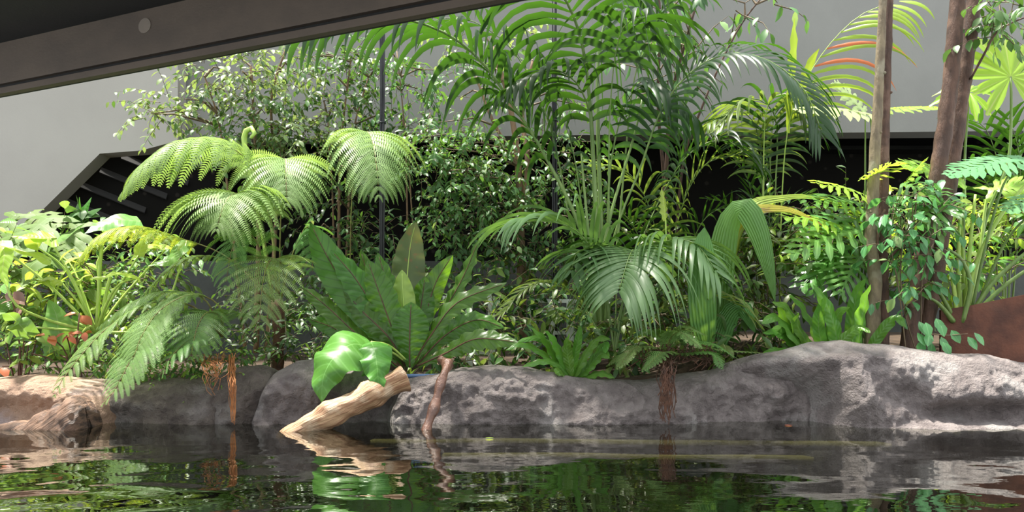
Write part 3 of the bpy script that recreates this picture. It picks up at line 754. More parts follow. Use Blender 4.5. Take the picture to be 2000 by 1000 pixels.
# orange hanging roots
rg = random.Random(9); b = MB()
for k in range(64):
    if k < 30: x0, yend, w_ = rg.uniform(392, 446), rg.uniform(712, 775), 16
    else: x0, yend, w_ = rg.uniform(446, 458), rg.uniform(780, 836), 10
    P = [(x0 + rg.uniform(-8, 8), 695 + rg.uniform(-6, 12), 6.36)]
    n = 7
    for i in range(1, n):
        f = i / (n - 1); cx = (420 if k < 30 else 458)
        P.append((x0 * (1 - f * .6) + cx * f * .6 + rg.uniform(-w_, w_) * .5, 700 + (yend - 700) * f, 6.33 - .40 * min(1, f * 2)))
    b.tube(cr(WP(P), 14), [.003 * (1 - .5 * i / 13) for i in range(14)], 4, cap=False)
tag(b.build('hanging_roots', M['root']), 'tuft of orange brown roots hanging over the dark rocks to the water', 'roots')

# ------------------------------------------------------------------ bird's nest fern in the middle
t = thing('nest_fern', gp(800, 6.7), 'large glossy nest fern with wavy upright leaves behind the two logs', 'fern', 'nest ferns with strap leaves')
NF = [
 ([(785, 712, 6.62), (715, 620, 6.65), (650, 520, 6.7), (606, 436, 6.8)], 38, 'nest'),
 ([(788, 712, 6.6), (740, 620, 6.62), (695, 545, 6.66), (646, 488, 6.7)], 34, 'nest'),
 ([(792, 714, 6.55), (765, 640, 6.55), (740, 570, 6.56), (718, 508, 6.6)], 34, 'nest'),
 ([(795, 712, 6.62), (790, 640, 6.64), (787, 580, 6.66), (785, 527, 6.68)], 27, 'nest_pale'),
 ([(790, 705, 6.75), (770, 600, 6.85), (752, 540, 6.9), (738, 494, 6.95)], 26, 'nest'),
 ([(790, 705, 6.8), (745, 600, 6.95), (720, 540, 7.0), (704, 488, 7.05)], 22, 'nest'),
 ([(805, 700, 6.85), (795, 580, 7.05), (800, 490, 7.15), (812, 434, 7.1)], 40, 'nest_brown'),
 ([(806, 705, 6.75), (830, 620, 6.8), (852, 550, 6.82), (884, 498, 6.8)], 25, 'nest'),
 ([(802, 718, 6.5), (845, 650, 6.5), (895, 590, 6.5), (990, 552, 6.45)], 22, 'nest'),
 ([(800, 718, 6.48), (800, 670, 6.47), (801, 630, 6.47), (803, 590, 6.5)], 40, 'nest'),
 ([(785, 716, 6.55), (700, 655, 6.6), (640, 600, 6.65), (590, 560, 6.7)], 24, 'nest'),
 ([(780, 714, 6.6), (700, 672, 6.65), (650, 640, 6.7), (600, 622, 6.75)], 22, 'nest'),
 ([(815, 715, 6.45), (870, 690, 6.4), (930, 662, 6.3), (1012, 668, 6.2)], 24, 'nest'),
 ([(815, 712, 6.6), (870, 655, 6.7), (930, 625, 6.75), (985, 640, 6.75)], 24, 'nest'),
 ([(808, 708, 6.75), (860, 620, 6.8), (905, 540, 6.8), (935, 468, 6.75)], 18, 'nest'),
 ([(800, 708, 6.7), (815, 640, 6.75), (825, 580, 6.8), (830, 540, 6.8)], 30, 'nest'),
 ([(778, 716, 6.5), (740, 690, 6.45), (705, 690, 6.4), (670, 720, 6.35)], 20, 'nest'),
 ([(790, 716, 6.55), (760, 660, 6.55), (700, 600, 6.6), (672, 560, 6.65)], 26, 'nest'),
]
for i, (p, hw, mt) in enumerate(NF):
    big_leaf(t, p, U(hw * .9, 6.6), mt, nrm=Vector((math.sin(i * 2.1) * .45, -.85, .45)), prof='nest', ruffle=.026, waves=8, seed=i, fold=.22, rib=('root_dark' if mt == 'nest' else 'petiole_bright'), n=26)
# glossy drooping broad leaves over the rock
t = thing('philodendron', gp(770, 6.5), 'two big glossy drooping leaves hanging over the grey boulder above the pale log', 'plant')
def droopy(path, hw, seed, prof='heart', **k):
    o = big_leaf(t, path, hw, 'broad', nrm=k.get('nrm', Vector((-.1, -.75, .65))), prof=prof, ruffle=.03, waves=3.2, seed=seed, fold=-.02, n=26, curl=.35, nv=6)
    return o
l1 = droopy([(730, 682, 6.25), (690, 672, 6.12), (655, 695, 5.98), (632, 735, 5.9), (628, 786, 5.87)], U(62, 6), 1)
l2 = droopy([(725, 668, 6.2), (730, 680, 6.08), (735, 705, 5.98), (738, 735, 5.92), (742, 775, 5.9)], U(36, 6), 2, nrm=Vector((.2, -.9, .4)))
for l, p in ((l1, [(790, 705, 6.5), (765, 688, 6.4), (730, 682, 6.25)]), (l2, [(795, 705, 6.5), (760, 675, 6.35), (725, 668, 6.2)])):
    b = MB(); b.tube(cr(WP(p), 10), .009, 7); b.build('petiole', M['petiole_bright'], l)
t = thing('nest_fern', gp(1110, 6.5), 'small bright green strap-leaved fern on the ledge below the lower palm', 'fern', 'nest ferns with strap leaves')
SF = [[(1105, 736), (1060, 690), (1020, 672), (988, 684)], [(1107, 736), (1080, 690), (1062, 660), (1038, 640)], [(1110, 735), (1095, 690), (1080, 660), (1064, 646)],
      [(1118, 735), (1122, 700), (1128, 670), (1134, 636)], [(1122, 736), (1145, 690), (1168, 662), (1192, 662)], [(1125, 738), (1150, 715), (1175, 690), (1190, 700)],
      [(1112, 738), (1090, 712), (1060, 705), (1020, 716)], [(1120, 740), (1150, 733), (1175, 728), (1200, 738)], [(1112, 740), (1100, 728), (1095, 724), (1085, 730)], [(1108, 735), (1070, 670), (1040, 660), (1010, 668)],
      [(1116, 735), (1108, 690), (1108, 665), (1112, 650)], [(1122, 738), (1160, 700), (1180, 672), (1182, 690)]]
for i, p in enumerate(SF):
    q = [(a, c, 6.48 - .06 * k + .04 * math.sin(i * 3)) for k, (a, c) in enumerate(p)]
    big_leaf(t, q, U(8 + 2 * (i % 3), 6.5), 'strap', nrm=Vector((math.sin(i) * .4, -.7, .7)), prof='strap', ruffle=.008, waves=5, seed=i, fold=.25)

# ------------------------------------------------------------------ palms in the middle
GPm = 'feather palms'
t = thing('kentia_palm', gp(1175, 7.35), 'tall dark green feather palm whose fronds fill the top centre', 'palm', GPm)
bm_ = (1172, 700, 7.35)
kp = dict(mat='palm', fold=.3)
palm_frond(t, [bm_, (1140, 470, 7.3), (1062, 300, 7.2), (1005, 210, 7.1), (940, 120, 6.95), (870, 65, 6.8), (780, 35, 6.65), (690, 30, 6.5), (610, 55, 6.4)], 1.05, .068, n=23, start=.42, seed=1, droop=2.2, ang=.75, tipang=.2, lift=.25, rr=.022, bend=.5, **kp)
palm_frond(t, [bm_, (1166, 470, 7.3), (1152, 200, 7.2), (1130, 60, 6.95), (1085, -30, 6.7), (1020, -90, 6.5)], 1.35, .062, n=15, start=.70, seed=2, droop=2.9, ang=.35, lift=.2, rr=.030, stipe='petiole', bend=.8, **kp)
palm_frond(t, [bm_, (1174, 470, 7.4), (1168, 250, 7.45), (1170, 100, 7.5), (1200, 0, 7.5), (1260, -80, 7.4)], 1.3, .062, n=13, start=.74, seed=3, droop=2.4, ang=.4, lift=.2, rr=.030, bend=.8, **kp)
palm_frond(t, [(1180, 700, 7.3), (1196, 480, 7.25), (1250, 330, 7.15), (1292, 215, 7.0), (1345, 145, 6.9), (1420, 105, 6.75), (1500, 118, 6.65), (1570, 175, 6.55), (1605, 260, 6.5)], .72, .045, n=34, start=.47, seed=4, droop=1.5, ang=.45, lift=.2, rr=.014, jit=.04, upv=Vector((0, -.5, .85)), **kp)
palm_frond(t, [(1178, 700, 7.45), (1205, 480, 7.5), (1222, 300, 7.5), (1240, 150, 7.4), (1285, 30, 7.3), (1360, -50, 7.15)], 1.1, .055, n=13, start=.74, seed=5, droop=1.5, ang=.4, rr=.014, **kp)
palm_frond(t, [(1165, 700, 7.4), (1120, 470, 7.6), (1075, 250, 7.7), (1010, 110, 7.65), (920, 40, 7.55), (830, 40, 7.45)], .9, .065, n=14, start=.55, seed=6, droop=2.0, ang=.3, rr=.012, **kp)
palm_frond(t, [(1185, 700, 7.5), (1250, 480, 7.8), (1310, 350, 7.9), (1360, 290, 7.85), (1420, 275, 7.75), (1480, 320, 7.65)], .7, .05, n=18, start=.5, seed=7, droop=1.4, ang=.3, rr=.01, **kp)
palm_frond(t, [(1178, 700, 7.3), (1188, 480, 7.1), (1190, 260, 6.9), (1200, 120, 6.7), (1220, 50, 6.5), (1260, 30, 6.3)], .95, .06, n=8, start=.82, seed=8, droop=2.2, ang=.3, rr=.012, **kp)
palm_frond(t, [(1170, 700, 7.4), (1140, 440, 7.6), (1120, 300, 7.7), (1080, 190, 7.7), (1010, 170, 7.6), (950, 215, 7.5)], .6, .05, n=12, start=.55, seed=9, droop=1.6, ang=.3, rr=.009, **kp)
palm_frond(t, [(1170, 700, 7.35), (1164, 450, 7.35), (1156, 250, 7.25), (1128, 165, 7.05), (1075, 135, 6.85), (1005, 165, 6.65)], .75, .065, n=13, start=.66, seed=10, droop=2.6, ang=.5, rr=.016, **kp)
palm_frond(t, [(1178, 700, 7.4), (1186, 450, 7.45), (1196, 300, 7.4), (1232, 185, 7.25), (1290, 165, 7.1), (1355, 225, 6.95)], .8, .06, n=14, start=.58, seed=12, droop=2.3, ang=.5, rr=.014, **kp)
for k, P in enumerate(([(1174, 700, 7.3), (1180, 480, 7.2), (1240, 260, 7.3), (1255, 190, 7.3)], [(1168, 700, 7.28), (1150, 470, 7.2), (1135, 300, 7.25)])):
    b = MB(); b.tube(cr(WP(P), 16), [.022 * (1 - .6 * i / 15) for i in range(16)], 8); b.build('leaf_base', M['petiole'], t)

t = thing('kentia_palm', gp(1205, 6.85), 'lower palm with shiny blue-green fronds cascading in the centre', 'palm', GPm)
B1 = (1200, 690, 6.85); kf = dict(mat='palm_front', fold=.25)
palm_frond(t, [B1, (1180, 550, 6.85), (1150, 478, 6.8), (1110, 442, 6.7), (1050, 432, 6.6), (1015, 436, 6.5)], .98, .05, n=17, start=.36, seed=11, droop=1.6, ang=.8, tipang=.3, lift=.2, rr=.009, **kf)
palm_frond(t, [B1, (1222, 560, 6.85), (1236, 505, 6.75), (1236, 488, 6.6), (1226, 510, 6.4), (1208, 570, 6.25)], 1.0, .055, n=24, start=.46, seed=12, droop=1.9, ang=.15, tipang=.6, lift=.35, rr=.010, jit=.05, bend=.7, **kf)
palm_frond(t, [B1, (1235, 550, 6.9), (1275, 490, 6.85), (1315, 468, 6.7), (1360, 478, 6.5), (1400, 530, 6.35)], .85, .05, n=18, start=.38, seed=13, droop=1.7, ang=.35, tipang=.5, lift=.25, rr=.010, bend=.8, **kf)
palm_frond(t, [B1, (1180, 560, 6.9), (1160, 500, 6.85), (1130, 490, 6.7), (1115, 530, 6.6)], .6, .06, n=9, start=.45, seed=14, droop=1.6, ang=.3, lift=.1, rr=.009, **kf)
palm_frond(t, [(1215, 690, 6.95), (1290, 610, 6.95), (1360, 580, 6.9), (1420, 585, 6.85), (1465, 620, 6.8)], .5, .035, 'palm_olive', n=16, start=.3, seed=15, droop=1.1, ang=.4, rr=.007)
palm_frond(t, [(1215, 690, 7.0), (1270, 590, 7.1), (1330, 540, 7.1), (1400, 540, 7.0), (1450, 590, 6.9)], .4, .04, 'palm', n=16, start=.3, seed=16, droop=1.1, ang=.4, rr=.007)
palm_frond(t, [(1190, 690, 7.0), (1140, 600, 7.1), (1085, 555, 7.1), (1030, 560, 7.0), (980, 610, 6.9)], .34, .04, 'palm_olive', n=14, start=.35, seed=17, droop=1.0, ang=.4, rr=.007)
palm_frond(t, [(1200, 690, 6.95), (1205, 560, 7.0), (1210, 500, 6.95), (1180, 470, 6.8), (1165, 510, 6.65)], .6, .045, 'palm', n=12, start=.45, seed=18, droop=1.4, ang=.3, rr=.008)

# pleated broad leaves
t = thing('palm_grass', gp(1400, 7.0), 'plant with three long pleated leaves, one pale green and one turning yellow', 'plant')
big_leaf(t, [(1385, 690, 6.7), (1374, 610, 6.5), (1372, 530, 6.45), (1376, 444, 6.5)], U(28, 6.5), 'pleat', nrm=Vector((.05, -1, .2)), prof='strap', fold=.12, ruffle=.004, n=18, nv=5)
big_leaf(t, [(1402, 690, 7.0), (1408, 500, 6.95), (1425, 425, 6.9), (1452, 402, 6.8), (1480, 450, 6.7), (1500, 520, 6.66), (1514, 590, 6.64)], U(29, 6.75), 'pleat', nrm=[Vector((-.55, -.55 - .3 * min(1, i / 12), .62)) for i in range(24)], prof='lance', fold=.2, ruffle=.004, n=24, nv=5)
big_leaf(t, [(1405, 690, 7.05), (1420, 480, 7.05), (1460, 415, 7.0), (1530, 406, 6.95), (1580, 425, 6.9), (1618, 445, 6.88)], U(17, 7), 'pleat_yellow', nrm=Vector((.1, -.75, .66)), prof='lance', fold=.2, ruffle=.004, n=24, nv=4)
big_leaf(t, [(1405, 690, 7.1), (1415, 500, 7.2), (1460, 405, 7.2), (1540, 383, 7.2), (1630, 388, 7.15)], U(22, 7.2), 'pleat_olive', nrm=Vector((-.1, -.6, .8)), prof='lance', fold=.2, ruffle=.006, n=24, nv=4)
big_leaf(t, [(1398, 690, 7.1), (1395, 560, 7.15), (1410, 470, 7.15), (1450, 420, 7.1)], U(20, 7.1), 'pleat_olive', nrm=Vector((-.4, -.8, .4)), prof='lance', fold=.2, n=18)
big_leaf(t, [(1395, 690, 6.9), (1420, 620, 6.85), (1450, 600, 6.8), (1475, 650, 6.75)], U(22, 6.9), 'pleat', nrm=Vector((-.3, -.8, .5)), prof='lance', fold=.2, n=18)

b = MB(); b.tube(cr(WP([(1395, 690, 7.1), (1330, 580, 7.2), (1304, 490, 7.2), (1300, 430, 7.2)]), 14), .007, 6); sp_ = b.build('stalk', M['petiole_bright'], t)
big_leaf(t, [(1300, 432, 7.2), (1297, 400, 7.2), (1293, 365, 7.2)], U(9, 7.2), 'alocasia', nrm=Vector((.5, -.9, .1)), prof='lance', fold=.4, n=12, name='new_leaf')

# palms behind at right
t = thing('areca_palm', gp(1525, 7.95), 'backlit yellow-green palm frond with red tinged leaflets before the grey wall', 'palm', GPm)
palm_frond(t, [(1522, 700, 7.95), (1525, 450, 7.9), (1535, 280, 7.8), (1558, 190, 7.7), (1610, 100, 7.6), (1680, 30, 7.5), (1760, 0, 7.4)], .95, .042, 'palm_yellow', n=17, start=.60, seed=31, droop=1.5, ang=.75, tipang=.2, lift=.15, rr=.009, stipe='petiole_bright', red=.06, sides=(1,), upv=Vector((0, -.9, .4)))
big_leaf(t, [(1540, 260, 7.8), (1543, 180, 7.75), (1550, 100, 7.72), (1552, 36, 7.7)], U(9, 7.7), 'palm_yellow', nrm=Vector((.3, -1, .1)), prof='strap', n=12, name='terminal_leaflet')
big_leaf(t, [(1545, 240, 7.8), (1565, 180, 7.75), (1580, 130, 7.72), (1600, 95, 7.7)], U(9, 7.7), 'palm_yellow', nrm=Vector((.3, -1, .1)), prof='strap', n=12, name='terminal_leaflet')
t = thing('areca_palm', gp(1500, 8.2), 'slender green-stemmed palm with drooping dark leaflets before the black recess', 'palm', GPm)
for k, (p, L_) in enumerate((([(1490, 700, 8.1), (1491, 400, 8.05), (1494, 240, 8.0), (1510, 190, 7.9), (1550, 190, 7.75), (1590, 250, 7.6)], .5), ([(1512, 700, 8.2), (1514, 400, 8.15), (1518, 260, 8.1), (1500, 205, 8.0), (1450, 195, 7.9), (1400, 250, 7.8)], .5),
                             ([(1500, 700, 8.25), (1503, 400, 8.2), (1510, 240, 8.2), (1540, 190, 8.2), (1600, 220, 8.1)], .45), ([(1495, 700, 8.2), (1490, 400, 8.2), (1480, 260, 8.2), (1440, 215, 8.1), (1385, 240, 8.0)], .45))):
    palm_frond(t, p, L_ * 1.35, .042, ('palm', 'palm_olive')[k % 2], n=15, start=.62, seed=40 + k, droop=1.3, ang=.4, rr=.012, lift=.1, stipe='petiole_bright' if k == 0 else 'petiole')
t = thing('dwarf_palm', gp(1475, 8.35), 'small dark palm fanning upward low before the black recess', 'palm', GPm)
for k, p in enumerate(([(1478, 640, 8.35), (1476, 440, 8.35), (1460, 350, 8.3), (1430, 300, 8.25)], [(1480, 640, 8.35), (1484, 440, 8.35), (1490, 370, 8.3), (1505, 310, 8.25)], [(1482, 640, 8.35), (1500, 460, 8.35), (1530, 400, 8.3), (1570, 380, 8.25)], [(1474, 640, 8.35), (1450, 460, 8.35), (1420, 400, 8.3), (1390, 390, 8.25)])):
    palm_frond(t, p, .34, .035, 'palm', n=11, start=.45, seed=50 + k, droop=.4, ang=.6, rr=.007)
t = thing('areca_palm', gp(1300, 8.3), 'shaded olive palm with long thin leaflets behind the lower palm', 'palm', GPm)
for k, p in enumerate(([(1300, 690, 8.3), (1320, 450, 8.2), (1370, 330, 8.1), (1440, 300, 8.0)], [(1300, 690, 8.3), (1350, 480, 8.2), (1400, 410, 8.1), (1470, 420, 8.0)], [(1298, 690, 8.3), (1280, 450, 8.2), (1230, 340, 8.1), (1160, 320, 8.0)],
                       [(1300, 690, 8.3), (1310, 430, 8.3), (1330, 300, 8.3), (1300, 230, 8.2), (1240, 220, 8.1)], [(1305, 690, 8.2), (1400, 560, 8.0), (1450, 480, 7.9), (1500, 470, 7.8)], [(1298, 690, 8.2), (1260, 500, 8.1), (1220, 420, 8.0), (1170, 420, 7.9)])):
    palm_frond(t, p, .65, .038, ('palm_olive', 'palm')[k % 2], n=16, start=.4, seed=60 + k, droop=1.2, ang=.45, rr=.009)
t = thing('areca_palm', gp(1960, 8.6), 'dark palm with spreading leaflets half hidden behind the right philodendron', 'palm', GPm)
for k, p in enumerate(([(1965, 690, 8.6), (1960, 400, 8.5), (1930, 260, 8.4), (1880, 230, 8.3)], [(1968, 690, 8.6), (1980, 380, 8.5), (2020, 250, 8.4), (2080, 220, 8.3)], [(1962, 690, 8.6), (1950, 420, 8.4), (1900, 330, 8.2), (1850, 330, 8.1)], [(1970, 690, 8.5), (1990, 420, 8.3), (1990, 300, 8.1), (1970, 230, 8.0)])):
    palm_frond(t, p, .55, .05, 'palm', n=15, start=.45, seed=70 + k, droop=.8, ang=.45, rr=.012)
# ------------------------------------------------------------------ slim trees at the right
t = thing('slim_tree', gp(1712, 6.95), 'pair of slim straight trunks, one pale one brown, rising behind the big right boulder', 'tree', 'slim trunks at the right')
def trunk(par, pts, r0, r1, mat, seed, knots=()):
    P = cr(WP(pts), 60); b = MB()
    b.tube(P, [r0 + (r1 - r0) * i / 59 for i in range(60)], 16, lump=.16, seed=seed)
    o = b.build('trunk', M[mat], par)
    for (i, dx) in knots:
        b = MB(); q = P[i]; b.tube([q, q + Vector((dx * .05, -.035, .01)), q + Vector((dx * .055, -.04, .012))], [.016, .012, .006], 7); b.build('knot', M[mat], o)
    return o
trunk(t, [(1704, 700, 6.92), (1706, 600, 6.92), (1709, 540, 6.92), (1702, 480, 6.92), (1704, 400, 6.92), (1711, 260, 6.92), (1719, 120, 6.92), (1727, -60, 6.92)], .062, .030, 'bark_pale', 1, ((22, -.6), (34, .6), (43, .7), (15, .5)))
trunk(t, [(1722, 700, 7.02), (1722, 560, 7.02), (1722, 430, 7.02), (1725, 300, 7.02), (1731, 120, 7.02), (1738, -60, 7.02)], .064, .036, 'bark_brown', 2, ((30, .6), (40, .8)))
b = MB(); b.tube(cr(WP([(1716, 505, 6.9), (1740, 500, 6.85), (1755, 485, 6.82), (1768, 480, 6.8)]), 10), .012, 7); b.tube(cr(WP([(1718, 500, 6.9), (1714, 470, 6.86), (1720, 430, 6.84), (1728, 410, 6.86)]), 10), .012, 7)
for k in range(6):
    a = k * 1.1; p = W(1760, 483, 6.8); b.tube([p, p + Vector((math.cos(a) * .09, -.02, math.sin(a) * .07))], [.006, .002], 4)
b.build('stub_branch', M['bark_brown'], t)
t = thing('slim_tree', gp(1780, 7.05), 'pair of leaning brown trunks close together at the right, leafy at the top corner', 'tree', 'slim trunks at the right')
trunk(t, [(1772, 700, 7.0), (1785, 600, 7.02), (1808, 470, 7.02), (1836, 310, 7.02), (1856, 160, 7.02), (1876, -60, 7.02)], .075, .062, 'bark_brown', 3, ((40, .9), (30, .8)))
trunk(t, [(1800, 690, 7.1), (1822, 560, 7.12), (1843, 430, 7.12), (1862, 300, 7.12), (1884, 140, 7.12), (1910, -60, 7.12)], .07, .064, 'bark_brown', 4, ((44, .9), (33, .9), (20, .8)))
rg = random.Random(4)
b = MB(); b.tube(cr(WP([(1895, 155, 7.05), (1920, 110, 6.95), (1945, 65, 6.85), (1975, 45, 6.8), (2040, 20, 6.7)]), 16), [.012 * (1 - .6 * i / 15) for i in range(16)], 6); b.build('branch', M['bark_brown'], t)
fb, tb = foliage([(1945, 20, 6.8, 40, 35, .25, 9), (1990, 30, 6.8, 35, 50, .3, 12), (1960, 60, 6.8, 30, 25, .2, 5)], .11, rg, .55, mats=2, droop=.8, per=6)
fo = fb.build('foliage', [M['fig'], M['fig_dark']], t); tb.build('twigs', M['twig'], fo)

# creeper on the trunks
t = thing('creeper', gp(1765, 6.8), 'leafy creeper climbing round the right trunks with glossy heart leaves', 'climber')
for k, P in enumerate(([(1790, 690, 6.8), (1765, 600, 6.75), (1760, 500, 6.75), (1785, 430, 6.75), (1790, 380, 6.8)], [(1800, 690, 6.85), (1800, 560, 6.8), (1815, 480, 6.75), (1830, 420, 6.75)], [(1770, 690, 6.7), (1755, 560, 6.7), (1740, 480, 6.75), (1745, 400, 6.8)])):
    b = MB(); b.tube(cr(WP(P), 20), .006, 5); b.build('stem', M['twig'], t)
fb, tb = foliage([(1770, 400, 6.75, 40, 30, .15, 8), (1800, 440, 6.7, 50, 40, .15, 14), (1760, 500, 6.7, 30, 50, .12, 10), (1810, 520, 6.75, 30, 60, .12, 8), (1780, 580, 6.7, 35, 40, .12, 8), (1765, 450, 6.7, 35, 40, .15, 8), (1830, 400, 6.8, 30, 25, .15, 5)], .115, random.Random(6), .55, mats=2, droop=.75, per=4)
fo = fb.build('foliage', [M['creeper'], M['fig_light']], t); tb.build('twigs', M['twig'], fo)
t = thing('creeper', gp(1815, 6.5), 'low sprig of round glossy leaves resting on top of the big right boulder', 'climber')
b = MB(); b.tube(cr(WP([(1790, 690, 6.55), (1810, 655, 6.4), (1850, 655, 6.35), (1890, 652, 6.3)]), 12), .004, 5); b.build('stem', M['twig'], t)
b = MB(); rg = random.Random(12)
for (px, py) in ((1795, 638), (1815, 660), (1792, 660), (1838, 668), (1836, 640), (1820, 680), (1842, 678), (1858, 655), (1890, 668), (1903, 660), (1808, 640), (1828, 632), (1800, 676)):
    b.leaf(W(px, py - 10, 6.36 + rg.uniform(-.05, .05)), Vector((rg.uniform(-.3, .5), -.4, -.8)).normalized(), Vector((rg.uniform(-.3, .3), -.8, .4)), .12, .075, 0, .15, .1)
b.build('foliage', M['creeper'], t)

# ------------------------------------------------------------------ philodendrons at the right
GP2 = 'cut-leaved philodendrons at the right'
t = thing('philodendron', gp(1890, 7.25), 'tall philodendron with thick lime stalks and a backlit fingered leaf at the top right corner', 'plant', GP2)
hand_leaf(t, [(1893, 620, 7.2), (1925, 430, 7.2), (1968, 320, 7.2), (1975, 220, 7.2)], (1974, 150, 7.2), Vector((.1, -.2, 1)), Vector((.05, -.95, .3)), .56, 'split_lime', 11, .52, 'petiole', .013, 1, .12)
hand_leaf(t, [(1885, 620, 7.25), (1882, 440, 7.25), (1885, 300, 7.35), (1890, 230, 7.4)], (1893, 180, 7.45), Vector((-.5, -.2, .5)), Vector((-.1, -.75, .65)), .34, 'split_lime', 10, .55, 'petiole', .011, 2, .4)
lobed_leaf(t, [(1895, 620, 7.05), (1930, 460, 6.9), (1965, 350, 6.8)], (2010, 310, 6.75), (1850, 318, 6.5), .24, 'split_blue', 12, Vector((0, -.55, .83)), .30, 3, .25, stipe='petiole', rr=.010, back=False)
lobed_leaf(t, [(1900, 620, 7.1), (1960, 480, 6.9), (2010, 420, 6.7)], (2060, 380, 6.6), (1965, 395, 6.45), .2, 'split_blue', 8, Vector((0, -.5, .85)), .32, 4, .3, rr=.010, back=False)
lobed_leaf(t, [(1885, 620, 7.2), (1880, 450, 7.25), (1885, 380, 7.3)], (1880, 350, 7.3), (1760, 300, 7.2), .24, 'split_lime', 8, Vector((0, -.6, .8)), .38, 5, .3, stipe='petiole_bright', rr=.012, back=False)
lobed_leaf(t, [(1888, 620, 7.1), (1915, 480, 7.1), (1925, 400, 7.1)], (1935, 370, 7.1), (2010, 350, 7.0), .25, 'split_lime', 7, Vector((0, -.6, .8)), .4, 6, .3, stipe='petiole_bright', rr=.014)
for k, P in enumerate(([(1880, 625, 7.05), (1905, 520, 7.0), (1955, 420, 6.95), (2030, 330, 6.9)], [(1890, 625, 7.0), (1950, 540, 6.9), (2060, 450, 6.8)], [(1895, 625, 6.98), (1960, 560, 6.85), (2060, 490, 6.7)], [(1875, 625, 7.1), (1872, 500, 7.1), (1878, 380, 7.1)], [(1885, 625, 7.12), (1893, 500, 7.15), (1905, 380, 7.2)],
                       [(1870, 625, 7.0), (1860, 540, 6.95), (1852, 500, 6.9)], [(1880, 630, 6.95), (1895, 560, 6.88), (1880, 510, 6.84), (1850, 485, 6.8)], [(1865, 625, 7.0), (1840, 580, 6.95), (1820, 550, 6.9)], [(1862, 628, 6.95), (1835, 595, 6.9), (1812, 580, 6.85)])):
    b = MB(); b.tube(cr(WP(P), 16), [.024 * (1 - .55 * i / 15) for i in range(16)], 8); b.build('stalk', M['petiole_bright' if k in (0, 3, 4, 5) else 'petiole'], t)
t = thing('philodendron', gp(1695, 7.7), 'cut-leaved plant with pale backlit leaves spreading either side of the slim trunk pair', 'plant', GP2)
lobed_leaf(t, [(1692, 690, 7.7), (1700, 430, 7.65), (1702, 270, 7.6)], (1700, 222, 7.55), (1560, 188, 7.35), .30, 'split_pale', 9, Vector((0, -.45, .9)), .32, 11, .35, stipe='petiole', back=False)
lobed_leaf(t, [(1697, 690, 7.7), (1712, 430, 7.65), (1708, 280, 7.6)], (1706, 215, 7.55), (1838, 196, 7.4), .24, 'split_lime', 9, Vector((0, -.35, .93)), .3, 12, .25, stipe='petiole', back=False)
lobed_leaf(t, [(1690, 690, 7.7), (1690, 450, 7.7), (1690, 280, 7.7)], (1690, 220, 7.7), (1630, 150, 7.7), .2, 'split_pale', 7, Vector((0, -.6, .8)), .3, 13, .3, back=False)
t = thing('philodendron', gp(1670, 7.35), 'bushy philodendron with narrow-fingered glossy leaves left of the slim trunk pair', 'plant', GP2)
XL = [((1690, 400), (1590, 370), 'split'), ((1690, 430), (1560, 420), 'split'), ((1680, 450), (1540, 470), 'split'), ((1690, 470), (1600, 500), 'split'), ((1690, 380), (1600, 340), 'split_lime'), ((1640, 440), (1530, 400), 'split_lime'),
      ((1660, 480), (1560, 540), 'split'), ((1690, 350), (1740, 310), 'split_lime'), ((1740, 400), (1830, 350), 'split'), ((1750, 380), (1800, 310), 'split_lime'), ((1770, 420), (1880, 390), 'split'), ((1690, 420), (1630, 380), 'split_lime'), ((1760, 360), (1840, 370), 'split'), ((1680, 500), (1640, 560), 'split'), ((1630, 470), (1590, 560), 'split'), ((1790, 400), (1850, 440), 'split')]
for k, (c, e, m_) in enumerate(XL):
    y = 7.15 + .25 * math.sin(k * 2.4)
    lobed_leaf(t, [(1672 + k * 2, 690, 7.35), ((1675 + c[0]) / 2, 560, 7.3)], (*c, y), (*e, y - .22), .28, m_, 7, Vector((math.sin(k) * .3, -.5, .8)), .21, 20 + k, .35, rr=.006, back=False)
# strap ferns low at right
t = thing('strap_fern', gp(1590, 6.75), 'clump of broad bright strap-leaved ferns behind the overhang of the right boulder', 'fern', 'nest ferns with strap leaves')
R2 = [([(1590, 700), (1560, 640), (1535, 600), (1508, 590)], 17), ([(1600, 700), (1590, 640), (1560, 590), (1540, 578)], 18), ([(1640, 700), (1630, 640), (1612, 590), (1588, 556)], 21), ([(1590, 700), (1550, 670), (1520, 650), (1490, 650)], 15), ([(1585, 700), (1555, 690), (1520, 685), (1490, 690)], 14),
      ([(1670, 700), (1680, 640), (1690, 590), (1700, 555)], 24), ([(1660, 700), (1665, 620), (1675, 570), (1690, 545)], 18), ([(1610, 700), (1620, 650), (1640, 610), (1660, 600)], 16), ([(1580, 700), (1530, 630), (1510, 620), (1488, 632)], 16), ([(1605, 700), (1575, 660), (1530, 640), (1500, 660)], 17),
      ([(1615, 700), (1600, 650), (1600, 610), (1612, 580)], 16), ([(1690, 700), (1720, 650), (1750, 620), (1770, 640)], 15), ([(1600, 700), (1560, 665), (1550, 640), (1560, 610)], 18), ([(1620, 700), (1650, 660), (1680, 640), (1700, 650)], 15), ([(1575, 700), (1545, 655), (1530, 620), (1520, 595)], 14)]
for i, (p, hw) in enumerate(R2):
    q = [(a, c, 6.85 - .08 * k + .12 * math.sin(i * 2.3)) for k, (a, c) in enumerate(p)]
    big_leaf(t, q, U(hw * .72, 6.7), 'strap', nrm=Vector((math.sin(i * 1.7) * .4, -.75, .6)), prof='strap', ruffle=.012, waves=4, seed=i, fold=.2)
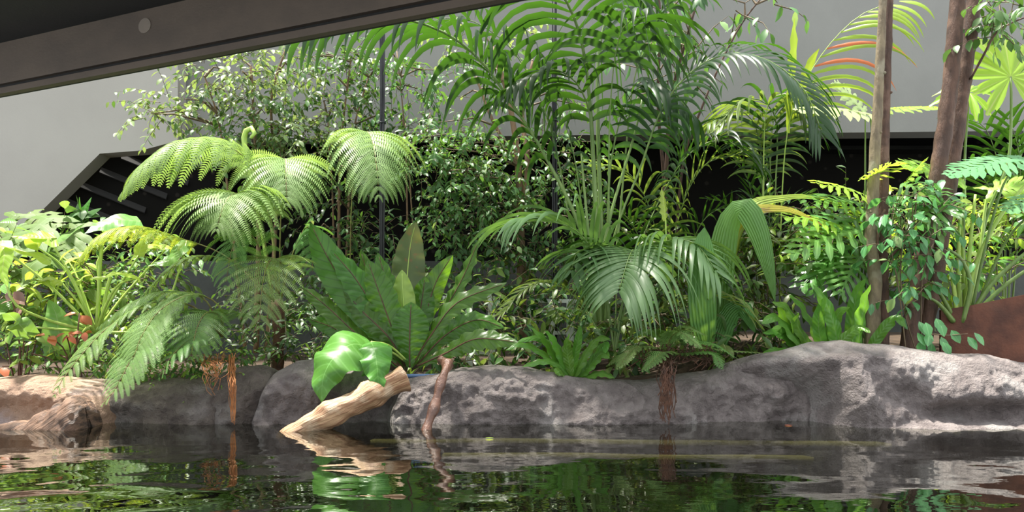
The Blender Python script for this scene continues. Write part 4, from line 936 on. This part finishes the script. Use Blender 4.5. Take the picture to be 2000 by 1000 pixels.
# little fern on the rock with brown roots
t = thing('rock_fern', W(1300, 705, 6.4), 'small fern tufted on the ledge trailing dark brown roots to the water', 'fern')
RB = (1300, 692, 6.42)
for k, (p, L_) in enumerate((([RB, (1330, 670, 6.35), (1390, 672, 6.25), (1440, 700, 6.2)], .12), ([RB, (1280, 680, 6.35), (1240, 680, 6.25), (1205, 720, 6.15)], .14), ([RB, (1310, 660, 6.35), (1330, 650, 6.25), (1370, 680, 6.1)], .13),
                             ([RB, (1290, 660, 6.4), (1275, 645, 6.3), (1250, 655, 6.2)], .10), ([RB, (1315, 650, 6.45), (1340, 640, 6.4), (1380, 655, 6.35)], .12), ([RB, (1300, 690, 6.3), (1290, 690, 6.15), (1255, 725, 6.05)], .12), ([RB, (1340, 690, 6.3), (1390, 690, 6.2), (1410, 720, 6.1)], .12),
                             ([RB, (1360, 680, 6.45), (1430, 685, 6.45), (1500, 690, 6.4)], .09), ([RB, (1250, 690, 6.45), (1215, 695, 6.4), (1185, 715, 6.35)], .10))):
    fern_frond(t, p, L_ * 1.3, 'fern' if k % 3 else 'fern_dark', 17, .12, 80 + k, .6, .004, npl=9, pw=.22)
rg = random.Random(3); b = MB()
for k in range(60):
    x0 = 1303 + rg.gauss(0, 7); ye = rg.uniform(740, 832); P = [(1300 + rg.gauss(0, 18), 688 + rg.uniform(-8, 14), 6.34)]
    for i in range(1, 7):
        f = i / 6; P.append((1303 + (x0 - 1303) * 1.0 + rg.gauss(0, 4), 695 + (ye - 695) * f, 6.25 - .28 * min(1, f * 2)))
    b.tube(cr(WP(P), 14), .004, 4, cap=False)
for k in range(40):
    x0 = 1240 + rg.uniform(0, 150); b.tube(cr(WP([(x0, 668 + rg.uniform(0, 20), 6.38), (x0 + rg.gauss(0, 12), 685 + rg.uniform(0, 15), 6.3), (x0 + rg.gauss(0, 16), 705 + rg.uniform(-5, 20), 6.24)]), 6), .004, 4, cap=False)
b.build('roots', M['root_dark'], t)

# ------------------------------------------------------------------ weeping figs and shrubs along the wall
GB = 'small-leaved figs along the wall'
shrub('weeping_fig', 'sunlit pale-leaved fig bush reaching over the left wall panel', 'tree', GB,
      [([(500, 690, 8.4), (505, 450, 8.5), (500, 300, 8.5), (490, 130, 8.4)], .03), ([(520, 690, 8.4), (540, 400, 8.5), (530, 200, 8.5), (560, 90, 8.4)], .025), ([(480, 690, 8.4), (450, 420, 8.4), (430, 250, 8.3), (400, 150, 8.2)], .02)],
      [(430, 150, 8.2, 65, 40, .35, 32, 1), (350, 215, 8.1, 55, 28, .25, 20, 1), (490, 150, 8.4, 60, 55, .4, 30, 1), (460, 225, 8.3, 70, 55, .4, 34, 0), (545, 130, 8.5, 50, 45, .4, 18, 1), (530, 250, 8.4, 60, 50, .4, 30, 0), (590, 270, 8.3, 50, 40, .3, 24, 1), (300, 222, 8.0, 25, 10, .1, 5, 1), (480, 290, 8.3, 60, 40, .3, 22, 0), (550, 330, 8.3, 60, 40, .3, 20, 0)],
      .085, ['fig', 'fig_light', 'fig_dark'], seed=1)
shrub('weeping_fig', 'airy fig bush against the grey wall left of the thin black pole', 'tree', GB,
      [([(665, 690, 8.7), (662, 400, 8.7), (668, 260, 8.7), (685, 120, 8.6)], .022), ([(672, 690, 8.7), (680, 420, 8.7), (690, 260, 8.7), (720, 150, 8.6)], .018), ([(655, 690, 8.7), (650, 400, 8.7), (640, 230, 8.6)], .016)],
      [(685, 120, 8.6, 55, 35, .3, 20, 0), (660, 160, 8.6, 50, 40, .3, 22, 0), (720, 160, 8.6, 35, 45, .3, 14, 0), (650, 210, 8.5, 45, 40, .3, 16, 2), (715, 230, 8.6, 40, 35, .3, 12, 2), (640, 270, 8.4, 60, 35, .3, 16, 1), (600, 110, 8.7, 35, 25, .2, 8, 0), (690, 330, 8.6, 70, 60, .4, 26, 2), (650, 430, 8.4, 80, 60, .3, 24, 2)],
      .085, ['fig', 'fig_light', 'fig_dark'], seed=2)
shrub('weeping_fig', 'thin fig bush against the grey wall right of the thin black pole', 'tree', GB,
      [([(800, 690, 8.9), (795, 400, 8.9), (790, 250, 8.9), (775, 100, 8.9)], .014), ([(830, 690, 8.9), (800, 330, 8.9), (830, 260, 8.8), (840, 220, 8.8)], .012)],
      [(785, 140, 8.9, 40, 50, .3, 14, 0), (800, 200, 8.9, 40, 45, .3, 14, 0), (815, 270, 8.8, 40, 40, .3, 14, 2), (770, 240, 8.9, 25, 30, .2, 6, 2), (835, 150, 8.9, 30, 40, .3, 8, 0)],
      .085, ['fig', 'fig_light', 'fig_dark'], seed=3)
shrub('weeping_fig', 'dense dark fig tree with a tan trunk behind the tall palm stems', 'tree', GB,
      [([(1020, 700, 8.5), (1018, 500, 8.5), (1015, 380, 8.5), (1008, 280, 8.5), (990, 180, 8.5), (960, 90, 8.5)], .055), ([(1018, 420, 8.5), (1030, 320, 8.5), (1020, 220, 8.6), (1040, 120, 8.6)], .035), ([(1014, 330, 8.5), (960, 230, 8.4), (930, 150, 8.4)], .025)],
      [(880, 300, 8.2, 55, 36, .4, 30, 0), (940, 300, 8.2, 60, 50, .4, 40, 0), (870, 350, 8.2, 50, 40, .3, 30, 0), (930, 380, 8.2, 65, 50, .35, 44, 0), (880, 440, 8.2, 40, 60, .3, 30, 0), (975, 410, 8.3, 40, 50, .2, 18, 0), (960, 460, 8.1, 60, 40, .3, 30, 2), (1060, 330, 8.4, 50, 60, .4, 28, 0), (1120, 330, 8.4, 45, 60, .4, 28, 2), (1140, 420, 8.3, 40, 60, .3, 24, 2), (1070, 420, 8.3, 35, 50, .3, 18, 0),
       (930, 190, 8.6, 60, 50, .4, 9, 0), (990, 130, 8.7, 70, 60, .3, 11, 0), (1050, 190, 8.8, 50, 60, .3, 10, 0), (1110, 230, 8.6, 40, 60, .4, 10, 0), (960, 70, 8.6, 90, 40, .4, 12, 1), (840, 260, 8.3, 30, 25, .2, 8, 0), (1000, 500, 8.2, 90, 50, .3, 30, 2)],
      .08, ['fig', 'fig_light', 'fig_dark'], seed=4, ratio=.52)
shrub('rubber_fig', 'tall branching shrub with larger oval leaves at the top right of the palm', 'tree', None,
      [([(1295, 700, 8.7), (1298, 500, 8.7), (1300, 380, 8.7), (1310, 200, 8.6), (1345, 60, 8.5), (1380, -60, 8.5)], .03), ([(1305, 700, 8.8), (1300, 400, 8.8), (1285, 200, 8.7), (1290, 40, 8.6), (1280, -60, 8.6)], .028), ([(1310, 700, 8.6), (1330, 350, 8.6), (1375, 200, 8.5), (1440, 60, 8.4), (1500, -20, 8.3)], .02)],
      [(1290, 60, 8.6, 60, 60, .4, 9, 0), (1340, 20, 8.5, 60, 50, .4, 9, 1), (1280, 150, 8.7, 50, 60, .3, 7, 0), (1500, 0, 8.3, 40, 18, .2, 4, 0), (1440, 10, 8.4, 30, 30, .2, 3, 0), (1350, 120, 8.5, 40, 50, .3, 4, 1), (1240, 80, 8.6, 50, 70, .3, 6, 0)],
      .17, ['fig', 'fig_dark', 'fig_light'], bark='bark_brown', ratio=.42, seed=5, droop=.9, per=5)

# ------------------------------------------------------------------ lush group at the far left
t = thing('monstera', gp(70, 7.7), 'pale monstera with slotted leaves below the cut corner of the left wall', 'plant')
for k, (pt, c, e, wd, mt) in enumerate((([(60, 700, 7.7), (110, 520, 7.6)], (95, 425, 7.4), (20, 475, 7.0), .40, 'monstera'), ([(70, 700, 7.7), (130, 520, 7.6)], (150, 440, 7.5), (120, 490, 7.2), .28, 'monstera'), ([(50, 700, 7.8), (20, 520, 7.8)], (30, 420, 7.9), (-30, 470, 7.6), .3, 'monstera'), ([(60, 700, 7.8), (60, 500, 7.9)], (60, 415, 8.0), (110, 430, 7.8), .25, 'monstera'))):
    lobed_leaf(t, pt, c, e, wd, mt, 5, Vector((0, -.55, .8)), .36, 90 + k, .35, rr=.009)
t = thing('rubber_plant', gp(150, 8.2), 'dark green rosette of round-tipped leaves against the black louvre panel', 'plant')
for k in range(9):
    a = -1.2 + k * .75; r = 42
    big_leaf(t, [(158, 700 if k == 0 else 436, 8.2), (158 + .3 * r * math.cos(a), 425 - .3 * r * abs(math.sin(a)), 8.15 - .03 * math.sin(k)), (158 + r * math.cos(a), 418 - r * .9 * math.sin(a) * (1 if math.sin(a) > 0 else .3), 8.05)] if k else [(158, 700, 8.2), (157, 470, 8.2), (155, 385, 8.15)], U(17, 8.2), 'broad' if k % 3 == 0 else 'fig', nrm=Vector((math.cos(a) * .4, -.7, .6)), prof='heart', fold=.1, ruffle=.0, n=12)
t = thing('elephant_ear', gp(190, 6.95), 'bright lime elephant ear with upright stalks above the reddish begonias', 'plant')
EB = (188, 650, 6.9)
EL = [([EB, (130, 530, 6.85), (75, 485, 6.75)], [(75, 485, 6.75), (72, 470, 6.7), (60, 462, 6.6), (22, 462, 6.5)], 22, 'alocasia'),
      ([EB, (150, 560, 6.8), (100, 470, 6.7)], [(110, 465, 6.75), (75, 462, 6.65), (50, 458, 6.6)], 26, 'alocasia'),
      ([EB, (196, 560, 6.95), (195, 500, 7.0)], [(275, 432, 7.2), (230, 430, 7.05), (190, 445, 6.9), (165, 456, 6.8)], 24, 'alocasia_green'),
      ([EB, (215, 590, 6.9), (270, 500, 6.9)], [(270, 500, 6.9), (280, 470, 6.9), (300, 450, 6.85)], 14, 'alocasia'),
      ([EB, (205, 600, 6.85), (232, 556, 6.75)], [(272, 543, 6.8), (240, 533, 6.7), (210, 538, 6.6), (175, 545, 6.55)], 16, 'alocasia'),
      ([EB, (160, 600, 6.8), (120, 552, 6.7)], [(122, 553, 6.7), (100, 545, 6.65), (80, 546, 6.6), (55, 550, 6.5)], 12, 'alocasia'),
      ([EB, (100, 560, 6.7), (10, 485, 6.6)], [(100, 510, 6.7), (60, 495, 6.6), (30, 488, 6.5), (-5, 478, 6.4)], 16, 'alocasia'),
      ([EB, (80, 620, 6.6), (20, 580, 6.4)], [(5, 470, 6.5), (8, 500, 6.4), (5, 530, 6.35), (15, 560, 6.3)], 16, 'alocasia'),
      ([EB, (170, 640, 6.8)], [(130, 700, 6.8), (115, 650, 6.75), (110, 615, 6.75), (95, 585, 6.8)], 34, 'alocasia_green'),
      ([EB, (140, 520, 7.1)], [(90, 490, 7.1), (110, 470, 7.05), (140, 455, 7.0), (165, 437, 7.0)], 15, 'alocasia_green'),
      ([EB, (110, 600, 7.0)], [(130, 510, 7.1), (90, 505, 7.0), (60, 520, 6.9), (40, 560, 6.85)], 34, 'monstera'),
      ([EB, (60, 640, 6.6)], [(60, 660, 6.6), (30, 625, 6.5), (5, 610, 6.4), (-30, 625, 6.35)], 20, 'alocasia_green'),
      ([EB, (240, 580, 7.1)], [(330, 480, 7.2), (300, 480, 7.1), (275, 492, 7.0), (255, 510, 6.95)], 18, 'alocasia'),
      ([EB, (300, 640, 6.9), (340, 560, 6.95)], [(365, 470, 7.1), (335, 505, 7.0), (310, 515, 6.95), (285, 520, 6.9)], 16, 'alocasia_green')]
for k, (st, lf, hw, mt) in enumerate(EL):
    o = big_leaf(t, lf, U(hw, 6.7), mt, nrm=Vector((math.sin(k) * .3, -.6, .75)), prof='heart', fold=.12, ruffle=.012, waves=2, seed=k, n=16)
    b = MB(); b.tube(cr(WP(st) + [W(*lf[0])], 14), [.014 * (1 - .5 * i / 13) for i in range(14)], 7); b.build('stalk', M['petiole_bright'], o)
for k, P in enumerate(([EB, (192, 580, 6.85), (196, 510, 6.85), (200, 470, 6.9)], [(195, 650, 6.92), (206, 580, 6.9), (216, 540, 6.9)])):
    b = MB(); b.tube(cr(WP(P), 12), .015, 8); b.build('stalk', M['petiole_bright'], t)
GBg = 'begonias on the tan boulder'
def begonia(px, py0, Y, spots, label, seed):
    rg = random.Random(seed); t = thing('begonia', gp(px, Y), label, 'plant', GBg)
    for (a, c, m_, r) in spots:
        y = Y + rg.uniform(-.15, .1)
        b = MB(); P = cr([gp(px + (a - px) * .3, Y), W((px + a) / 2 + rg.uniform(-10, 10), (py0 + c) / 2, Y), W(a, c, y)], 8); b.tube(P, .006, 5); st = b.build('stem', M['root_dark'], t)
        b = MB()
        for j in range(3):
            d = Vector((rg.uniform(-1, 1), rg.uniform(-.7, .1), rg.uniform(-.7, .25))).normalized(); l_ = U(r, Y) * rg.uniform(1.3, 1.9)
            b.leaf(W(a + rg.uniform(-r, r) * .5, c + rg.uniform(-r, r) * .5, y), d, (UPV + Vector((rg.gauss(0, .4), -.5, 0))).normalized(), l_, l_ * .7, 0, .2, .35)
        b.build('leaf_spray', M[m_], t)
begonia(150, 725, 6.65, [(95, 655, 'begonia_red', 16), (130, 655, 'begonia_red', 13), (155, 612, 'begonia_red', 15), (160, 655, 'begonia_red', 12), (145, 650, 'begonia_red', 10), (110, 690, 'begonia', 14), (175, 690, 'begonia', 14), (60, 690, 'begonia', 14)], 'begonia with orange-red leaves between the elephant ear stalks and the tan boulder', 1)
begonia(40, 725, 6.6, [(35, 590, 'begonia_mauve', 18), (20, 575, 'begonia_mauve', 14), (30, 640, 'begonia', 16), (60, 640, 'begonia', 14), (5, 715, 'begonia_red', 14), (50, 670, 'begonia', 14), (10, 660, 'begonia', 16), (40, 705, 'begonia', 12), (70, 665, 'begonia', 12)], 'begonia with mauve and green leaves at the far left above the tan boulder', 2)
# ------------------------------------------------------------------ uncountable low growth
def under(px0, px1, py0, py1, Y0, Y1, cnt, L, mats, label, seed, ratio=.4):
    rg = random.Random(seed); bl = []
    for k in range(cnt):
        f = rg.random(); bl.append((px0 + (px1 - px0) * rg.random(), py0 + (py1 - py0) * f, Y1 + (Y0 - Y1) * f + rg.uniform(-.1, .1), 30, 22, .15, 3, rg.randrange(len(mats))))
    b, tw = foliage(bl, L, rg, ratio, mats=len(mats), per=6)
    k = len(mats); b.v, b.f, b.uv, b.m, o = b.v, b.f, b.uv, b.m, len(b.v)
    b.v += tw.v; b.uv += tw.uv; b.f += [tuple(i + o for i in q) for q in tw.f]; b.m += [k] * len(tw.f)
    tag(b.build('undergrowth', [M[m] for m in mats] + [M['twig']]), label, 'undergrowth', kind='stuff')
under(-40, 330, 560, 725, 6.7, 7.6, 90, .08, ['begonia', 'under', 'alocasia_green'], 'yellow-green small-leaved growth above the tan boulder at the left', 1)
under(-40, 330, 470, 620, 7.3, 8.2, 50, .11, ['alocasia_green', 'under', 'monstera'], 'pale green leafy growth behind the elephant ear stalks', 11)
under(-20, 190, 490, 590, 7.0, 7.5, 15, .15, ['alocasia_green', 'monstera', 'alocasia'], 'broad lime leaves around the elephant ear and the pale monstera', 13, .55)
under(180, 500, 690, 745, 6.45, 6.7, 40, .06, ['under', 'begonia', 'fig'], 'low leafy growth along the top of the brown grey rock at the left', 12)
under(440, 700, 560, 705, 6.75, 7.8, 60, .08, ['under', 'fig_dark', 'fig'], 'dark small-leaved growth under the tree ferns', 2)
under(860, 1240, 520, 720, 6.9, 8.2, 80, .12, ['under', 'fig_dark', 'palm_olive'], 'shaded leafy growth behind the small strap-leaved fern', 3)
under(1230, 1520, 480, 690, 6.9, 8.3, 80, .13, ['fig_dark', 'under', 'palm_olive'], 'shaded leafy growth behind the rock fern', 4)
under(1500, 1700, 400, 520, 7.3, 8.0, 40, .12, ['split', 'under', 'split_lime'], 'mixed bright and dark leaves before the right end of the retaining wall', 5)
under(1740, 2050, 380, 560, 7.4, 8.3, 45, .14, ['palm_olive', 'split', 'split_lime'], 'mixed leaves behind the lime philodendron stalks', 6)
under(560, 900, 430, 640, 7.6, 8.6, 50, .10, ['fig_dark', 'fig', 'under'], 'dark leafy growth behind the large nest fern', 7)
# floating leaves
for (px, py, lab, m_) in ((1545, 832, 'small orange leaf floating at the foot of the right boulder overhang', 'begonia_red'), (962, 857, 'small green leaf floating on the water below the rock ledge', 'alocasia')):
    Y = EYE * F / (py - HZ); b = MB(); b.leaf(Vector((U(px - 1000, Y) - .05, Y, .006)), Vector((1, -.1, 0)).normalized(), UPV, .06, .035, 0, .05, 0)
    tag(b.build('fallen_leaf', M[m_]), lab, 'leaf', 'fallen leaves on the water')
# ------------------------------------------------------------------ light and camera
sd = Vector((-.24, .16, .95)).normalized()
sl = bpy.data.lights.new('sun', 'SUN'); sl.energy = 8.5; sl.angle = math.radians(3); sl.color = (1, .95, .86)
so = bpy.data.objects.new('sun', sl); C.objects.link(so); so.rotation_euler = sd.to_track_quat('Z', 'Y').to_euler(); so.location = (-4, 6, 12)
w = bpy.data.worlds.new('sky'); bpy.context.scene.world = w; w.use_nodes = True
bg = w.node_tree.nodes['Background']; bg.inputs[0].default_value = (.92, .96, 1.0, 1); bg.inputs[1].default_value = 1.2
cd = bpy.data.cameras.new('camera'); co = bpy.data.objects.new('camera', cd); C.objects.link(co)
co.location = (0, 0, EYE); co.rotation_euler = (math.radians(90), 0, 0)
cd.sensor_width = 36; cd.lens = F / 2000 * 36; cd.shift_y = (HZ - 500) / 2000; cd.clip_start = .05
sc = bpy.context.scene; sc.camera = co
sc.view_settings.view_transform = 'Standard'; sc.view_settings.look = 'None'; sc.view_settings.exposure = 0.85; sc.view_settings.gamma = 1
sc.view_settings.use_curve_mapping = False
sc.cycles.max_bounces = 10; sc.cycles.transparent_max_bounces = 12; sc.cycles.caustics_reflective = False; sc.cycles.caustics_refractive = False
